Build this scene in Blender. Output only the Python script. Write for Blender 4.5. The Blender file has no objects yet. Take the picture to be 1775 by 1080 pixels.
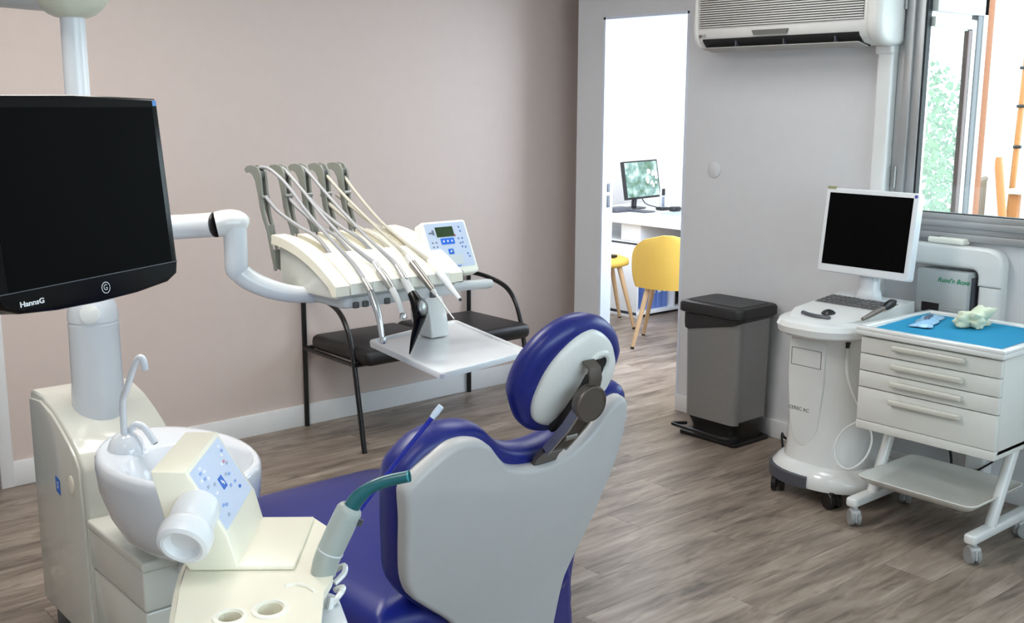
import bpy, bmesh, math, random
from mathutils import Vector, Matrix
random.seed(7)
S = bpy.context.scene
COL = S.collection
PI = math.pi

# ------------------------------------------------------------------ camera
CAM = Vector((-4.286, -4.680, 1.590))
YAW, PITCH, ROLL, FPX = math.radians(49.456), math.radians(10.817), math.radians(0.2255), 1893.27
_f = Vector((math.cos(YAW) * math.cos(PITCH), math.sin(YAW) * math.cos(PITCH), -math.sin(PITCH)))
_r0 = Vector((math.sin(YAW), -math.cos(YAW), 0)); _u0 = _r0.cross(_f)
_r = _r0 * math.cos(ROLL) + _u0 * math.sin(ROLL); _u = -_r0 * math.sin(ROLL) + _u0 * math.cos(ROLL)
cd = bpy.data.cameras.new('camera'); cam = bpy.data.objects.new('camera', cd); COL.objects.link(cam)
cam.matrix_world = Matrix(((_r.x, _u.x, -_f.x, CAM.x), (_r.y, _u.y, -_f.y, CAM.y), (_r.z, _u.z, -_f.z, CAM.z), (0, 0, 0, 1)))
cd.sensor_width = 36.0; cd.lens = 36.0 * FPX / 1775.0; cd.clip_start = .05; cd.clip_end = 200
S.camera = cam

# ------------------------------------------------------------------ sky, lights, exposure
S.view_settings.view_transform = 'Standard'
S.view_settings.look = 'None'
S.view_settings.gamma = 1.0
S.view_settings.exposure = 0.0
S.view_settings.use_curve_mapping = False
w = bpy.data.worlds.new('sky'); S.world = w; w.use_nodes = True
bg = w.node_tree.nodes['Background']
bg.inputs[0].default_value = (.74, .87, 1.0, 1); bg.inputs[1].default_value = 6.0

def area(name, loc, rot, sx, sy, energy, color):
    l = bpy.data.lights.new(name, 'AREA'); l.shape = 'RECTANGLE'; l.size = sx; l.size_y = sy
    l.energy = energy; l.color = color
    o = bpy.data.objects.new(name, l); COL.objects.link(o); o.location = loc; o.rotation_euler = rot
    return o
# fill light from an added, unseen window behind the camera
area('fill_rear_window', (-2.6, -6.12, 1.55), (PI / 2, 0, 0), 3.2, 1.3, 9, (.74, .86, 1.0))
# ceiling panel lamp of the surgery, then two added fill panels
area('ceiling_lamp_and_fill', (-3.2, -1.6, 2.50), (0, 0, 0), 1.15, .55, 33, (1.0, .96, .91))
area('ceiling_lamp_and_fill', (-1.3, -1.9, 2.50), (0, 0, 0), 1.15, .55, 11, (.93, .97, 1.0))  # added fill that lightens the right wall and far corner
area('ceiling_lamp_and_fill', (-4.3, -3.5, 2.50), (0, 0, 0), 1.15, .55, 8, (1.0, .97, .93))  # added fill for the assistant console under the monitor's shadow
# daylight in the office next door
area('office_daylight', (1.0, -1.08, 1.55), (PI / 2, 0, 0), 1.5, 1.3, 62, (.70, .83, 1.0))
area('office_fill_light', (1.25, .35, 2.5), (0, 0, 0), 1.2, 1.2, 30, (1, .98, .96))  # unseen overhead light added to overexpose the office

# ------------------------------------------------------------------ materials
def lin(c):
    return tuple(((v / 255) / 12.92 if v / 255 <= .04045 else ((v / 255 + .055) / 1.055) ** 2.4) for v in c)
MATS = {}
def mat(name, rgb, rough=.5, metal=0., var=.03, scale=14., bump=0., bscale=120., coat=0., trans=0., alpha=1., emit=None, estr=0., spec=.5):
    if name in MATS: return MATS[name]
    m = bpy.data.materials.new(name); m.use_nodes = True; nt = m.node_tree; b = nt.nodes['Principled BSDF']
    c = lin(rgb)
    geo = nt.nodes.new('ShaderNodeNewGeometry')
    n = nt.nodes.new('ShaderNodeTexNoise'); n.inputs['Scale'].default_value = scale; n.inputs['Detail'].default_value = 3
    nt.links.new(geo.outputs['Position'], n.inputs['Vector'])
    mx = nt.nodes.new('ShaderNodeMix'); mx.data_type = 'RGBA'
    mx.inputs[6].default_value = tuple(v * (1 - var) for v in c) + (1,)
    mx.inputs[7].default_value = tuple(min(1, v * (1 + var)) for v in c) + (1,)
    nt.links.new(n.outputs['Fac'], mx.inputs[0]); nt.links.new(mx.outputs[2], b.inputs['Base Color'])
    b.inputs['Roughness'].default_value = rough; b.inputs['Metallic'].default_value = metal
    b.inputs['Coat Weight'].default_value = coat; b.inputs['Coat Roughness'].default_value = .08
    b.inputs['Specular IOR Level'].default_value = spec
    b.inputs['Transmission Weight'].default_value = trans; b.inputs['Alpha'].default_value = alpha
    if emit: b.inputs['Emission Color'].default_value = lin(emit) + (1,); b.inputs['Emission Strength'].default_value = estr
    if bump:
        n2 = nt.nodes.new('ShaderNodeTexNoise'); n2.inputs['Scale'].default_value = bscale; n2.inputs['Detail'].default_value = 4
        nt.links.new(geo.outputs['Position'], n2.inputs['Vector'])
        bp = nt.nodes.new('ShaderNodeBump'); bp.inputs['Strength'].default_value = bump; bp.inputs['Distance'].default_value = .004
        nt.links.new(n2.outputs['Fac'], bp.inputs['Height']); nt.links.new(bp.outputs['Normal'], b.inputs['Normal'])
    MATS[name] = m
    return m

taupe = mat('taupe_paint', (203, 187, 179), .7, bump=.12, bscale=160)
white_wall = mat('white_wall_paint', (214, 214, 216), .7, bump=.12, bscale=160)
bright_wall = mat('white_office_paint', (240, 240, 240), .7, bump=.1)
ceil_paint = mat('ceiling_paint', (236, 236, 234), .8)
white_trim = mat('white_trim_paint', (226, 226, 226), .4)
white_pl = mat('white_gloss_plastic', (226, 227, 225), .16, coat=.3)
cool_pl = mat('cool_white_plastic', (222, 226, 230), .22, coat=.2)
grey_pl = mat('light_grey_plastic', (196, 198, 198), .35)
ceramic = mat('white_ceramic', (224, 228, 234), .08, coat=.5)
cabinet_pl = mat('ivory_lacquer', (218, 218, 208), .14, coat=.4)
cream = mat('cream_plastic', (246, 241, 222), .3)
cream2 = mat('cream_matt_plastic', (245, 243, 230), .42)
black_pl = mat('black_plastic', (22, 22, 23), .35)
black_gl = mat('black_gloss_plastic', (7, 7, 8), .22, spec=.22)
screen_bl = mat('screen_dark', (7, 7, 7), .5, spec=.03)
blue_lea = mat('blue_leatherette', (20, 32, 118), .36, bump=.06, bscale=300)
shell_wh = mat('chair_shell_white', (186, 186, 186), .4)
bracket_m = mat('brown_anodised_metal', (112, 104, 98), .35, metal=.75)
steel = mat('polished_steel', (205, 207, 210), .18, metal=1.)
satin = mat('satin_steel', (168, 168, 166), .34, metal=.9)
hose_m = mat('grey_silicone_hose', (158, 158, 161), .42)
hose_c = mat('cream_silicone_hose', (182, 177, 164), .45)
whip_m = mat('grey_green_plastic', (134, 137, 128), .42)
whip_d = mat('dark_grey_plastic', (84, 86, 84), .4)
alu = mat('brushed_aluminium', (172, 172, 172), .42, metal=.55, scale=40)
black_lea = mat('black_leather', (20, 20, 21), .45, bump=.1)
black_mt = mat('black_metal_tube', (14, 14, 15), .3)
bin_m = mat('bin_brushed_steel', (146, 145, 144), .3, metal=.45, scale=60, var=.06)
bag_m = mat('black_bin_bag', (46, 46, 48), .22, bump=.4, bscale=40)
drawer_m = mat('white_melamine', (222, 222, 216), .35)
handle_m = mat('ivory_handle', (206, 204, 194), .4)
paper_blue = mat('turquoise_paper', (48, 184, 228), .75, bump=.15, bscale=220)
glove_m = mat('pale_green_tissue', (214, 220, 194), .75, bump=.2, bscale=60)
packet_m = mat('clear_blue_film', (150, 196, 230), .15, coat=.3)
packet_in = mat('dark_slate_plastic', (62, 78, 104), .35)
logo_blue = mat('logo_blue', (26, 104, 204), .4)
panel_bl = mat('pale_blue_membrane', (196, 208, 228), .35)
panel_wh = mat('white_print', (238, 242, 250), .4)
lcd_m = mat('green_lcd', (44, 66, 34), .25)
red_m = mat('red_lamp', (214, 60, 60), .3)
key_bl = mat('blue_print', (96, 128, 190), .45)
key_gr = mat('grey_print', (120, 128, 146), .45)
saliva_bl = mat('blue_tube_plastic', (16, 34, 150), .25, coat=.3)
clear_tip = mat('clear_tip_plastic', (206, 218, 236), .15)
teal = mat('teal_tube_plastic', (22, 94, 102), .3, coat=.2)
suction_g = mat('grey_green_handle', (168, 176, 172), .4)
yellow = mat('yellow_fabric', (206, 166, 72), .7, bump=.15, bscale=400)
beech = mat('beech_wood', (192, 158, 118), .5, var=.1, scale=30)
desk_m = mat('white_desk_laminate', (238, 240, 242), .35)
binder_m = mat('blue_binder_card', (108, 136, 206), .5)
dark_in = mat('dark_interior', (26, 26, 28), .6)
text_w = mat('white_lettering', (226, 228, 230), .4)
text_g = mat('green_lettering', (20, 138, 96), .45)
text_d = mat('grey_lettering', (92, 92, 94), .5)
router_m = mat('grey_box_metal', (184, 188, 188), .45)
slate = mat('slate_plastic', (76, 78, 86), .4)
kb_m = mat('grey_keyboard', (120, 120, 120), .5)
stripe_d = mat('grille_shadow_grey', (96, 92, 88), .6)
acw = mat('ac_white_plastic', (224, 222, 218), .3)
rough_ochre = mat('ochre_roughcast', (150, 96, 66), .9, var=.2, scale=60, bump=.6, bscale=60)
ext_white = mat('white_render', (236, 230, 220), .9, bump=.2)
orange_wd = mat('orange_oiled_wood', (176, 112, 56), .55, var=.12, scale=30)
leaf_m = mat('leaf_green', (66, 118, 56), .55, var=.25, scale=5)
leaf_l = mat('leaf_light_green', (96, 142, 78), .55, var=.2, scale=5)
blossom = mat('white_blossom', (246, 246, 240), .6)
bark = mat('bark_brown', (106, 88, 70), .8)
terrace_m = mat('terrace_stone', (206, 200, 190), .8)
lamp_pl = mat('lamp_diffuser', (250, 250, 248), .5, emit=(255, 250, 242), estr=2.0)

def glass_mat():
    m = bpy.data.materials.new('window_glass'); m.use_nodes = True; nt = m.node_tree
    for n in list(nt.nodes): nt.nodes.remove(n)
    o = nt.nodes.new('ShaderNodeOutputMaterial'); mix = nt.nodes.new('ShaderNodeMixShader')
    t = nt.nodes.new('ShaderNodeBsdfTransparent'); g = nt.nodes.new('ShaderNodeBsdfGlossy')
    t.inputs[0].default_value = (.94, .97, .95, 1); g.inputs['Roughness'].default_value = .02
    lw = nt.nodes.new('ShaderNodeLayerWeight'); lw.inputs[0].default_value = .5
    pw = nt.nodes.new('ShaderNodeMath'); pw.operation = 'POWER'; pw.inputs[1].default_value = 4; nt.links.new(lw.outputs['Facing'], pw.inputs[0])
    ma = nt.nodes.new('ShaderNodeMath'); ma.operation = 'MULTIPLY_ADD'; ma.inputs[1].default_value = .5; ma.inputs[2].default_value = .04; nt.links.new(pw.outputs[0], ma.inputs[0])
    nt.links.new(ma.outputs[0], mix.inputs[0]); nt.links.new(t.outputs[0], mix.inputs[1]); nt.links.new(g.outputs[0], mix.inputs[2])
    nt.links.new(mix.outputs[0], o.inputs[0]); return m
glass = glass_mat()

def floor_mat():
    m = bpy.data.materials.new('grey_oak_laminate'); m.use_nodes = True; nt = m.node_tree; b = nt.nodes['Principled BSDF']
    L = nt.links.new
    geo = nt.nodes.new('ShaderNodeNewGeometry'); oi = nt.nodes.new('ShaderNodeObjectInfo')
    off = nt.nodes.new('ShaderNodeVectorMath'); off.operation = 'MULTIPLY_ADD'
    cmb = nt.nodes.new('ShaderNodeCombineXYZ'); L(oi.outputs['Random'], cmb.inputs[0]); L(oi.outputs['Random'], cmb.inputs[1]); L(oi.outputs['Random'], cmb.inputs[2])
    off.inputs[1].default_value = (31, 17, 9); L(cmb.outputs[0], off.inputs[0]); L(geo.outputs['Position'], off.inputs[2])
    mp = nt.nodes.new('ShaderNodeMapping'); mp.inputs['Scale'].default_value = (2.4, 17, 1); L(off.outputs[0], mp.inputs[0])
    n1 = nt.nodes.new('ShaderNodeTexNoise'); n1.inputs['Scale'].default_value = 1.4; n1.inputs['Detail'].default_value = 7; n1.inputs['Roughness'].default_value = .62; n1.inputs['Distortion'].default_value = 1.3
    L(mp.outputs[0], n1.inputs['Vector'])
    mp2 = nt.nodes.new('ShaderNodeMapping'); mp2.inputs['Scale'].default_value = (1.1, 5, 1); L(off.outputs[0], mp2.inputs[0])
    n2 = nt.nodes.new('ShaderNodeTexNoise'); n2.inputs['Scale'].default_value = 1.8; n2.inputs['Detail'].default_value = 4; L(mp2.outputs[0], n2.inputs['Vector'])
    cr = nt.nodes.new('ShaderNodeValToRGB'); e = cr.color_ramp.elements
    e[0].position = .34; e[0].color = lin((80, 68, 58)) + (1,); e[1].position = .68; e[1].color = lin((170, 155, 141)) + (1,)
    el = cr.color_ramp.elements.new(.5); el.color = lin((134, 118, 104)) + (1,)
    add = nt.nodes.new('ShaderNodeMath'); add.operation = 'MULTIPLY_ADD'; add.inputs[1].default_value = .5
    L(n2.outputs['Fac'], add.inputs[0])
    h = nt.nodes.new('ShaderNodeMath'); h.operation = 'MULTIPLY'; h.inputs[1].default_value = .5; L(n1.outputs['Fac'], h.inputs[0]); L(h.outputs[0], add.inputs[2])
    L(add.outputs[0], cr.inputs[0])
    hs = nt.nodes.new('ShaderNodeHueSaturation'); hs.inputs['Saturation'].default_value = .9
    mr = nt.nodes.new('ShaderNodeMapRange'); mr.inputs[3].default_value = .98; mr.inputs[4].default_value = 1.15; L(oi.outputs['Random'], mr.inputs[0])
    mp3 = nt.nodes.new('ShaderNodeMapping'); mp3.inputs['Scale'].default_value = (3.2, 9, 1); L(off.outputs[0], mp3.inputs[0])
    n3 = nt.nodes.new('ShaderNodeTexNoise'); n3.inputs['Scale'].default_value = 2.1; n3.inputs['Detail'].default_value = 2; L(mp3.outputs[0], n3.inputs['Vector'])
    kr = nt.nodes.new('ShaderNodeMapRange'); kr.inputs[1].default_value = .64; kr.inputs[2].default_value = .74; kr.inputs[3].default_value = 1.; kr.inputs[4].default_value = .62; L(n3.outputs['Fac'], kr.inputs[0])
    vm = nt.nodes.new('ShaderNodeMath'); vm.operation = 'MULTIPLY'; L(mr.outputs[0], vm.inputs[0]); L(kr.outputs[0], vm.inputs[1])
    L(vm.outputs[0], hs.inputs['Value']); L(cr.outputs[0], hs.inputs['Color']); L(hs.outputs[0], b.inputs['Base Color'])
    b.inputs['Roughness'].default_value = .38
    bp = nt.nodes.new('ShaderNodeBump'); bp.inputs['Strength'].default_value = .15; bp.inputs['Distance'].default_value = .002; L(n1.outputs['Fac'], bp.inputs['Height']); L(bp.outputs[0], b.inputs['Normal'])
    return m
oak = floor_mat()
joint_m = mat('floor_joint', (96, 84, 76), .8)

def picture_screen():   # blurred garden photo shown on the office monitor
    m = bpy.data.materials.new('desktop_picture'); m.use_nodes = True; nt = m.node_tree; b = nt.nodes['Principled BSDF']; L = nt.links.new
    g = nt.nodes.new('ShaderNodeNewGeometry')
    n = nt.nodes.new('ShaderNodeTexNoise'); n.inputs['Scale'].default_value = 16; n.inputs['Detail'].default_value = 5; L(g.outputs['Position'], n.inputs['Vector'])
    cr = nt.nodes.new('ShaderNodeValToRGB'); e = cr.color_ramp.elements
    e[0].position = .35; e[0].color = lin((70, 98, 70)) + (1,); e[1].position = .68; e[1].color = lin((170, 190, 172)) + (1,)
    k = e.new(.52); k.color = lin((108, 136, 128)) + (1,)
    L(n.outputs['Fac'], cr.inputs[0]); L(cr.outputs[0], b.inputs['Base Color']); L(cr.outputs[0], b.inputs['Emission Color'])
    b.inputs['Emission Strength'].default_value = .2; b.inputs['Roughness'].default_value = .3
    return m
pic_m = picture_screen()

# ------------------------------------------------------------------ mesh helpers
def V(*a): return Vector(a)
def box(bm, lo, hi, bev=0., seg=2, M=None):
    x0, y0, z0 = [min(a, b) for a, b in zip(lo, hi)]; x1, y1, z1 = [max(a, b) for a, b in zip(lo, hi)]
    vs = [bm.verts.new(p) for p in ((x0, y0, z0), (x1, y0, z0), (x1, y1, z0), (x0, y1, z0), (x0, y0, z1), (x1, y0, z1), (x1, y1, z1), (x0, y1, z1))]
    fs = [bm.faces.new([vs[i] for i in q]) for q in ((3, 2, 1, 0), (4, 5, 6, 7), (0, 1, 5, 4), (1, 2, 6, 5), (2, 3, 7, 6), (3, 0, 4, 7))]
    out = vs
    if bev > 0:
        es = list({e for f in fs for e in f.edges})
        r = bmesh.ops.bevel(bm, geom=es, offset=bev, segments=seg, profile=.5, affect='EDGES', clamp_overlap=True)
        out = list({v for f in r['faces'] for v in f.verts} | {v for v in vs if v.is_valid})
    if M is not None:
        for v in out: v.co = M @ v.co
    return bm
def tri_cap(bm, ring, rev=False):
    bm.faces.new(list(reversed(ring)) if rev else ring)
def loft(bm, rings, cap0=True, cap1=True, closed=True):
    R = [[bm.verts.new(p) for p in ring] for ring in rings]
    n = len(R[0])
    for a, b in zip(R[:-1], R[1:]):
        for i in range(n if closed else n - 1):
            j = (i + 1) % n
            bm.faces.new((a[i], a[j], b[j], b[i]))
    if cap0: tri_cap(bm, R[0], True)
    if cap1: tri_cap(bm, R[-1])
    return bm
def catmull(P, n=6):
    P = [Vector(p) for p in P]; out = []
    Q = [2 * P[0] - P[1]] + P + [2 * P[-1] - P[-2]]
    for i in range(1, len(Q) - 2):
        a, b, c, d = Q[i - 1:i + 3]
        for k in range(n):
            t = k / n
            out.append(.5 * (2 * b + (c - a) * t + (2 * a - 5 * b + 4 * c - d) * t * t + (3 * b - a - 3 * c + d) * t ** 3))
    out.append(P[-1]); return out
def tube(bm, P, r, seg=10, smooth=0, caps=True):
    P = [Vector(p) for p in P]
    if not isinstance(r, (list, tuple)): r = [r] * len(P)
    if smooth:
        rr = []
        for i in range(len(P) - 1): rr += [r[i] + (r[i + 1] - r[i]) * k / smooth for k in range(smooth)]
        r = rr + [r[-1]]; P = catmull(P, smooth)
    T = []
    for i in range(len(P)):
        t = P[min(i + 1, len(P) - 1)] - P[max(i - 1, 0)]
        T.append(t.normalized())
    n = T[0].orthogonal().normalized(); rings = []
    for i, p in enumerate(P):
        if i:
            q = T[i - 1].rotation_difference(T[i]); n = (q @ n); n = (n - T[i] * n.dot(T[i])).normalized()
        b = T[i].cross(n)
        rings.append([p + (n * math.cos(2 * PI * k / seg) + b * math.sin(2 * PI * k / seg)) * r[i] for k in range(seg)])
    return loft(bm, rings, caps, caps)
def lathe(bm, prof, seg=24, M=None, sx=1., sy=1., cap0=True, cap1=True):
    M = M or Matrix()
    rings = [[M @ Vector((max(r, 1e-4) * math.cos(2 * PI * k / seg) * sx, max(r, 1e-4) * math.sin(2 * PI * k / seg) * sy, z)) for k in range(seg)] for r, z in prof]
    return loft(bm, rings, cap0, cap1)
def rpoly(P, r, n=5):
    """round the corners of a 2D polygon; r number or list"""
    out = []; N = len(P)
    for i in range(N):
        p = Vector(P[i]); a = Vector(P[i - 1]) - p; b = Vector(P[(i + 1) % N]) - p
        rr = r[i] if isinstance(r, (list, tuple)) else r
        d = min(rr, a.length * .49, b.length * .49)
        if d < 1e-5: out.append(p.copy()); continue
        A = p + a.normalized() * d; B = p + b.normalized() * d
        for k in range(n + 1):
            t = k / n; out.append((1 - t) ** 2 * A + 2 * t * (1 - t) * p + t * t * B)
    return out
def prism(bm, poly, O, U, Vv, N, d0, d1, bev=0., seg=3):
    """extrude a 2D polygon (u,v) in frame O,U,V along N from d0 to d1; optional rounded rims"""
    O, U, Vv, N = Vector(O), Vector(U), Vector(Vv), Vector(N)
    Q = [Vector(p) for p in poly]; n = len(Q)
    area2 = sum(Q[i - 1].x * Q[i].y - Q[i].x * Q[i - 1].y for i in range(n)); sg = 1 if area2 > 0 else -1
    nrm = []
    for i in range(n):
        t = (Q[i] - Q[i - 1]).normalized() + (Q[(i + 1) % n] - Q[i]).normalized()
        t = t.normalized() if t.length > 1e-6 else Vector((1, 0)); nrm.append(Vector((-t.y, t.x)) * sg)
    def ring(d, k): return [O + U * (p.x + m.x * k) + Vv * (p.y + m.y * k) + N * d for p, m in zip(Q, nrm)]
    if bev <= 0: rings = [ring(d0, 0), ring(d1, 0)]
    else:
        s = 1 if d1 > d0 else -1; rings = []
        for k in range(seg + 1):
            a = PI / 2 * k / seg; rings.append(ring(d0 + s * bev * (1 - math.cos(a)), bev * (1 - math.sin(a))))
        for k in range(seg, -1, -1):
            a = PI / 2 * k / seg; rings.append(ring(d1 - s * bev * (1 - math.cos(a)), bev * (1 - math.sin(a))))
    return loft(bm, rings)
EX, EY, EZ = Vector((1, 0, 0)), Vector((0, 1, 0)), Vector((0, 0, 1))
def NB(): return bmesh.new()
INV = {}
def finish(bm, name, m, root=None, parent=None, ang=38, smooth=True):
    """one mesh object; world coordinates in, moved into the frame of its root"""
    bmesh.ops.recalc_face_normals(bm, faces=bm.faces)
    if root is not None: bm.transform(INV[root.name])
    me = bpy.data.meshes.new(name); bm.to_mesh(me); bm.free()
    if isinstance(m, (list, tuple)):
        for k in m: me.materials.append(k)
    else: me.materials.append(m)
    if smooth:
        me.polygons.foreach_set('use_smooth', [True] * len(me.polygons)); me.set_sharp_from_angle(angle=math.radians(ang))
    o = bpy.data.objects.new(name, me); COL.objects.link(o)
    if root is not None: o.parent = parent or root
    return o
def tag(o, label, cat, group=None):
    o['label'] = label; o['category'] = cat
    if group: o['group'] = group
    return o
def thing(name, label, cat, loc=(0, 0, 0), rz=0., group=None):
    o = bpy.data.objects.new(name, None); COL.objects.link(o); o.empty_display_size = .1
    o.location = loc; o.rotation_euler = (0, 0, rz)
    INV[o.name] = (Matrix.Translation(loc) @ Matrix.Rotation(rz, 4, 'Z')).inverted()
    return tag(o, label, cat, group)
def solo(bm, name, m, label, cat, group=None, origin=None, **k):
    """a thing that is one mesh, with its origin at its base"""
    if origin is None:
        vs = [v.co for v in bm.verts]
        origin = Vector(((min(v.x for v in vs) + max(v.x for v in vs)) / 2, (min(v.y for v in vs) + max(v.y for v in vs)) / 2, min(v.z for v in vs)))
    bm.transform(Matrix.Translation(-Vector(origin)))
    o = finish(bm, name, m, **k); o.location = origin
    return tag(o, label, cat, group)
def struct(bm, name, m, **k):
    o = finish(bm, name, m, **k); o['kind'] = 'structure'; INV[o.name] = Matrix(); return o
def sub(root, parent, name, m, fn, **k):
    bm = NB(); fn(bm); return finish(bm, name, m, root, parent, **k)
def part(root, name, m, fn, **k):
    bm = NB(); fn(bm); return finish(bm, name, m, root, None, **k)
def text_mesh(txt, size, M, root, parent, name, m, shear=0., extrude=.0004, sx=1., bold=0.):
    cu = bpy.data.curves.new(name, 'FONT'); cu.body = txt; cu.size = size; cu.extrude = extrude; cu.shear = shear; cu.offset = bold
    cu.align_x = 'CENTER'; cu.align_y = 'CENTER'; cu.resolution_u = 3
    t = bpy.data.objects.new(name, cu); COL.objects.link(t)
    bpy.context.view_layer.update()
    me = bpy.data.meshes.new_from_object(t.evaluated_get(bpy.context.evaluated_depsgraph_get()))
    bpy.data.objects.remove(t); bpy.data.curves.remove(cu)
    bm = NB(); bm.from_mesh(me); bpy.data.meshes.remove(me)
    bm.transform(M @ Matrix.Diagonal((sx, 1, 1, 1)))
    return finish(bm, name, m, root, parent, smooth=False)
def frame(O, U, Vv, N):
    """matrix whose columns are U,V,N with origin O"""
    O, U, Vv, N = Vector(O), Vector(U), Vector(Vv), Vector(N)
    return Matrix(((U.x, Vv.x, N.x, O.x), (U.y, Vv.y, N.y, O.y), (U.z, Vv.z, N.z, O.z), (0, 0, 0, 1)))
def along(A, B):
    """matrix with z axis from A to B"""
    A, B = Vector(A), Vector(B); z = (B - A).normalized(); x = z.orthogonal().normalized(); return frame(A, x, z.cross(x), z)

# =================================================================== the room
CH = 2.56
bm = NB(); box(bm, (-5.5, -6.3, -.12), (.05, 0.05, -.006)); box(bm, (.05, -1.15, -.12), (1.99, 1.9, -.006)); box(bm, (1.99, -.6, -.12), (2.65, 1.9, -.006)); floor = struct(bm, 'floor', joint_m)
PW, PL = .192, 1.28
shared = {}
def plank(x0, x1, y0, y1):
    L_, W_ = round(x1 - x0, 4), round(y1 - y0, 4)
    if (L_, W_) not in shared:
        b = NB(); g = .0003; h = .0007
        lo = [(g, g), (L_ - g, g), (L_ - g, W_ - g), (g, W_ - g)]; hi = [(g + h, g + h), (L_ - g - h, g + h), (L_ - g - h, W_ - g - h), (g + h, W_ - g - h)]
        loft(b, [[Vector((x, y, -.008)) for x, y in lo], [Vector((x, y, -.0008)) for x, y in lo], [Vector((x, y, 0)) for x, y in hi]])
        bmesh.ops.recalc_face_normals(b, faces=b.faces)
        me = bpy.data.meshes.new('plank'); b.to_mesh(me); b.free(); me.materials.append(oak); shared[(L_, W_)] = me
    o = bpy.data.objects.new('plank', shared[(L_, W_)]); COL.objects.link(o); o.parent = floor; o.location = (x0, y0, 0)
y = -6.24; row = 0
while y < 1.98:
    off = [0, .47, .89, .21, 1.07, .66][row % 6]
    xs = -5.4 - off; lim = 2.56 if y > -.6 else (1.95 if y > -1.15 else .02)
    lo_x = .02 if y > .0 else -5.4
    while xs < lim:
        a, b_ = max(xs, lo_x), min(xs + PL, lim)
        if b_ - a > .03: plank(round(a, 3), round(b_, 3), round(y, 4), round(y + PW, 4))
        xs += PL
    y += PW; row += 1

# left (taupe) wall with a door at its far left
bm = NB()
box(bm, (-3.08, 0, 0), (.26, .09, CH)); box(bm, (-5.5, 0, 0), (-3.95, .09, CH)); box(bm, (-3.95, 0, 2.06), (-3.08, .09, CH))
struct(bm, 'wall_left', taupe)
# right wall: strip, door head, main field with window opening
WY0, WY1, WZ0, WZ1 = -2.17, -4.20, 1.045, 2.12
bm = NB(); T = .075
box(bm, (0, -.416, 0), (T, -.22, CH)); box(bm, (0, -1.010, 2.040), (T, -.416, CH))
box(bm, (0, WY0, 0), (T, -1.010, CH)); box(bm, (0, WY1, 0), (T, WY0, WZ0)); box(bm, (0, WY1, WZ1), (T, WY0, CH)); box(bm, (0, -6.3, 0), (T, WY1, CH))
struct(bm, 'wall_right', white_wall)
bm = NB(); box(bm, (.06, -.25, 0), (.24, -.224, CH)); box(bm, (.22, -.224, 0), (.26, .03, CH)); struct(bm, 'wall_leak_block', white_wall)  # unseen closure added to stop office light leaking through the corner gap
bm = NB(); box(bm, (-5.6, -6.3, 0), (-5.5, .09, CH)); struct(bm, 'wall_west', white_wall)
bm = NB(); box(bm, (-5.5, -6.4, 0), (-4.3, -6.3, CH)); box(bm, (-.9, -6.4, 0), (.1, -6.3, CH)); box(bm, (-4.3, -6.4, 0), (-.9, -6.3, .85)); box(bm, (-4.3, -6.4, 2.25), (-.9, -6.3, CH)); struct(bm, 'wall_rear', white_wall)
bm = NB(); box(bm, (-5.6, -6.4, CH), (.075, .09, CH + .1)); struct(bm, 'ceiling', ceil_paint)
bm = NB(); box(bm, (.075, -1.2, CH), (1.99, 1.9, CH + .1)); box(bm, (1.99, -.6, CH), (2.65, 1.9, CH + .1)); struct(bm, 'ceiling_office', ceil_paint)
# office beyond the door
bm = NB(); box(bm, (2.55, -.6, 0), (2.65, 1.9, CH)); struct(bm, 'wall_office_far', bright_wall)
bm = NB(); box(bm, (.075, 1.78, 0), (2.65, 1.88, CH)); struct(bm, 'wall_office_left', bright_wall)
bm = NB(); box(bm, (.24, .09, 0), (.32, 1.8, CH)); struct(bm, 'wall_office_near', bright_wall)
bm = NB(); box(bm, (.075, -1.2, 0), (1.99, -1.1, CH)); box(bm, (1.89, -1.1, 0), (1.99, -.5, CH)); box(bm, (1.99, -.6, 0), (2.55, -.5, CH)); struct(bm, 'wall_office_right', bright_wall)
# unseen window added behind the camera to carry the fill light
bm = NB()
for a, b_ in (((-4.3, -6.37, .85), (-4.24, -6.32, 2.25)), ((-.96, -6.37, .85), (-.9, -6.32, 2.25)), ((-4.3, -6.37, .85), (-.9, -6.32, .91)), ((-4.3, -6.37, 2.19), (-.9, -6.32, 2.25)), ((-2.63, -6.37, .85), (-2.57, -6.32, 2.25))): box(bm, a, b_, .004)
wr = struct(bm, 'fill_window', alu)
part(wr, 'pane', glass, lambda b: box(b, (-4.24, -6.35, .91), (-.96, -6.344, 2.19)))

# skirting boards
def skirting(name, lo, hi):
    bm = NB(); box(bm, lo, hi, .003); return struct(bm, name, white_trim)
skirting('baseboard_left', (-3.035, -.013, 0), (.21, 0, .108))
skirting('baseboard_right', (-.013, -6.3, 0), (0, -1.010, .088))
skirting('baseboard_strip', (-.013, -.416, 0), (0, -.22, .088))
skirting('baseboard_office', (2.537, -.5, 0), (2.55, 1.78, .09))

# office door lining with its two strike plates, flush casing
bm = NB(); box(bm, (-.002, -.432, 0), (T + .002, -.416, 2.04)); box(bm, (-.002, -1.012, 2.028), (T + .002, -.416, 2.042)); box(bm, (-.002, -1.014, 0), (T + .002, -1.0, 2.04))
lining = struct(bm, 'door_2', mat('door_lining_white', (214, 220, 232), .45))
for z0, z1 in ((1.115, 1.15), (1.03, 1.085)):
    part(lining, 'strike_plate', slate, lambda b, z0=z0, z1=z1: (box(b, (.032, -.4345, z0 - .006), (.056, -.431, z1 + .006), .001), box(b, (.038, -.4355, z0), (.05, -.4340, z1))))
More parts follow.
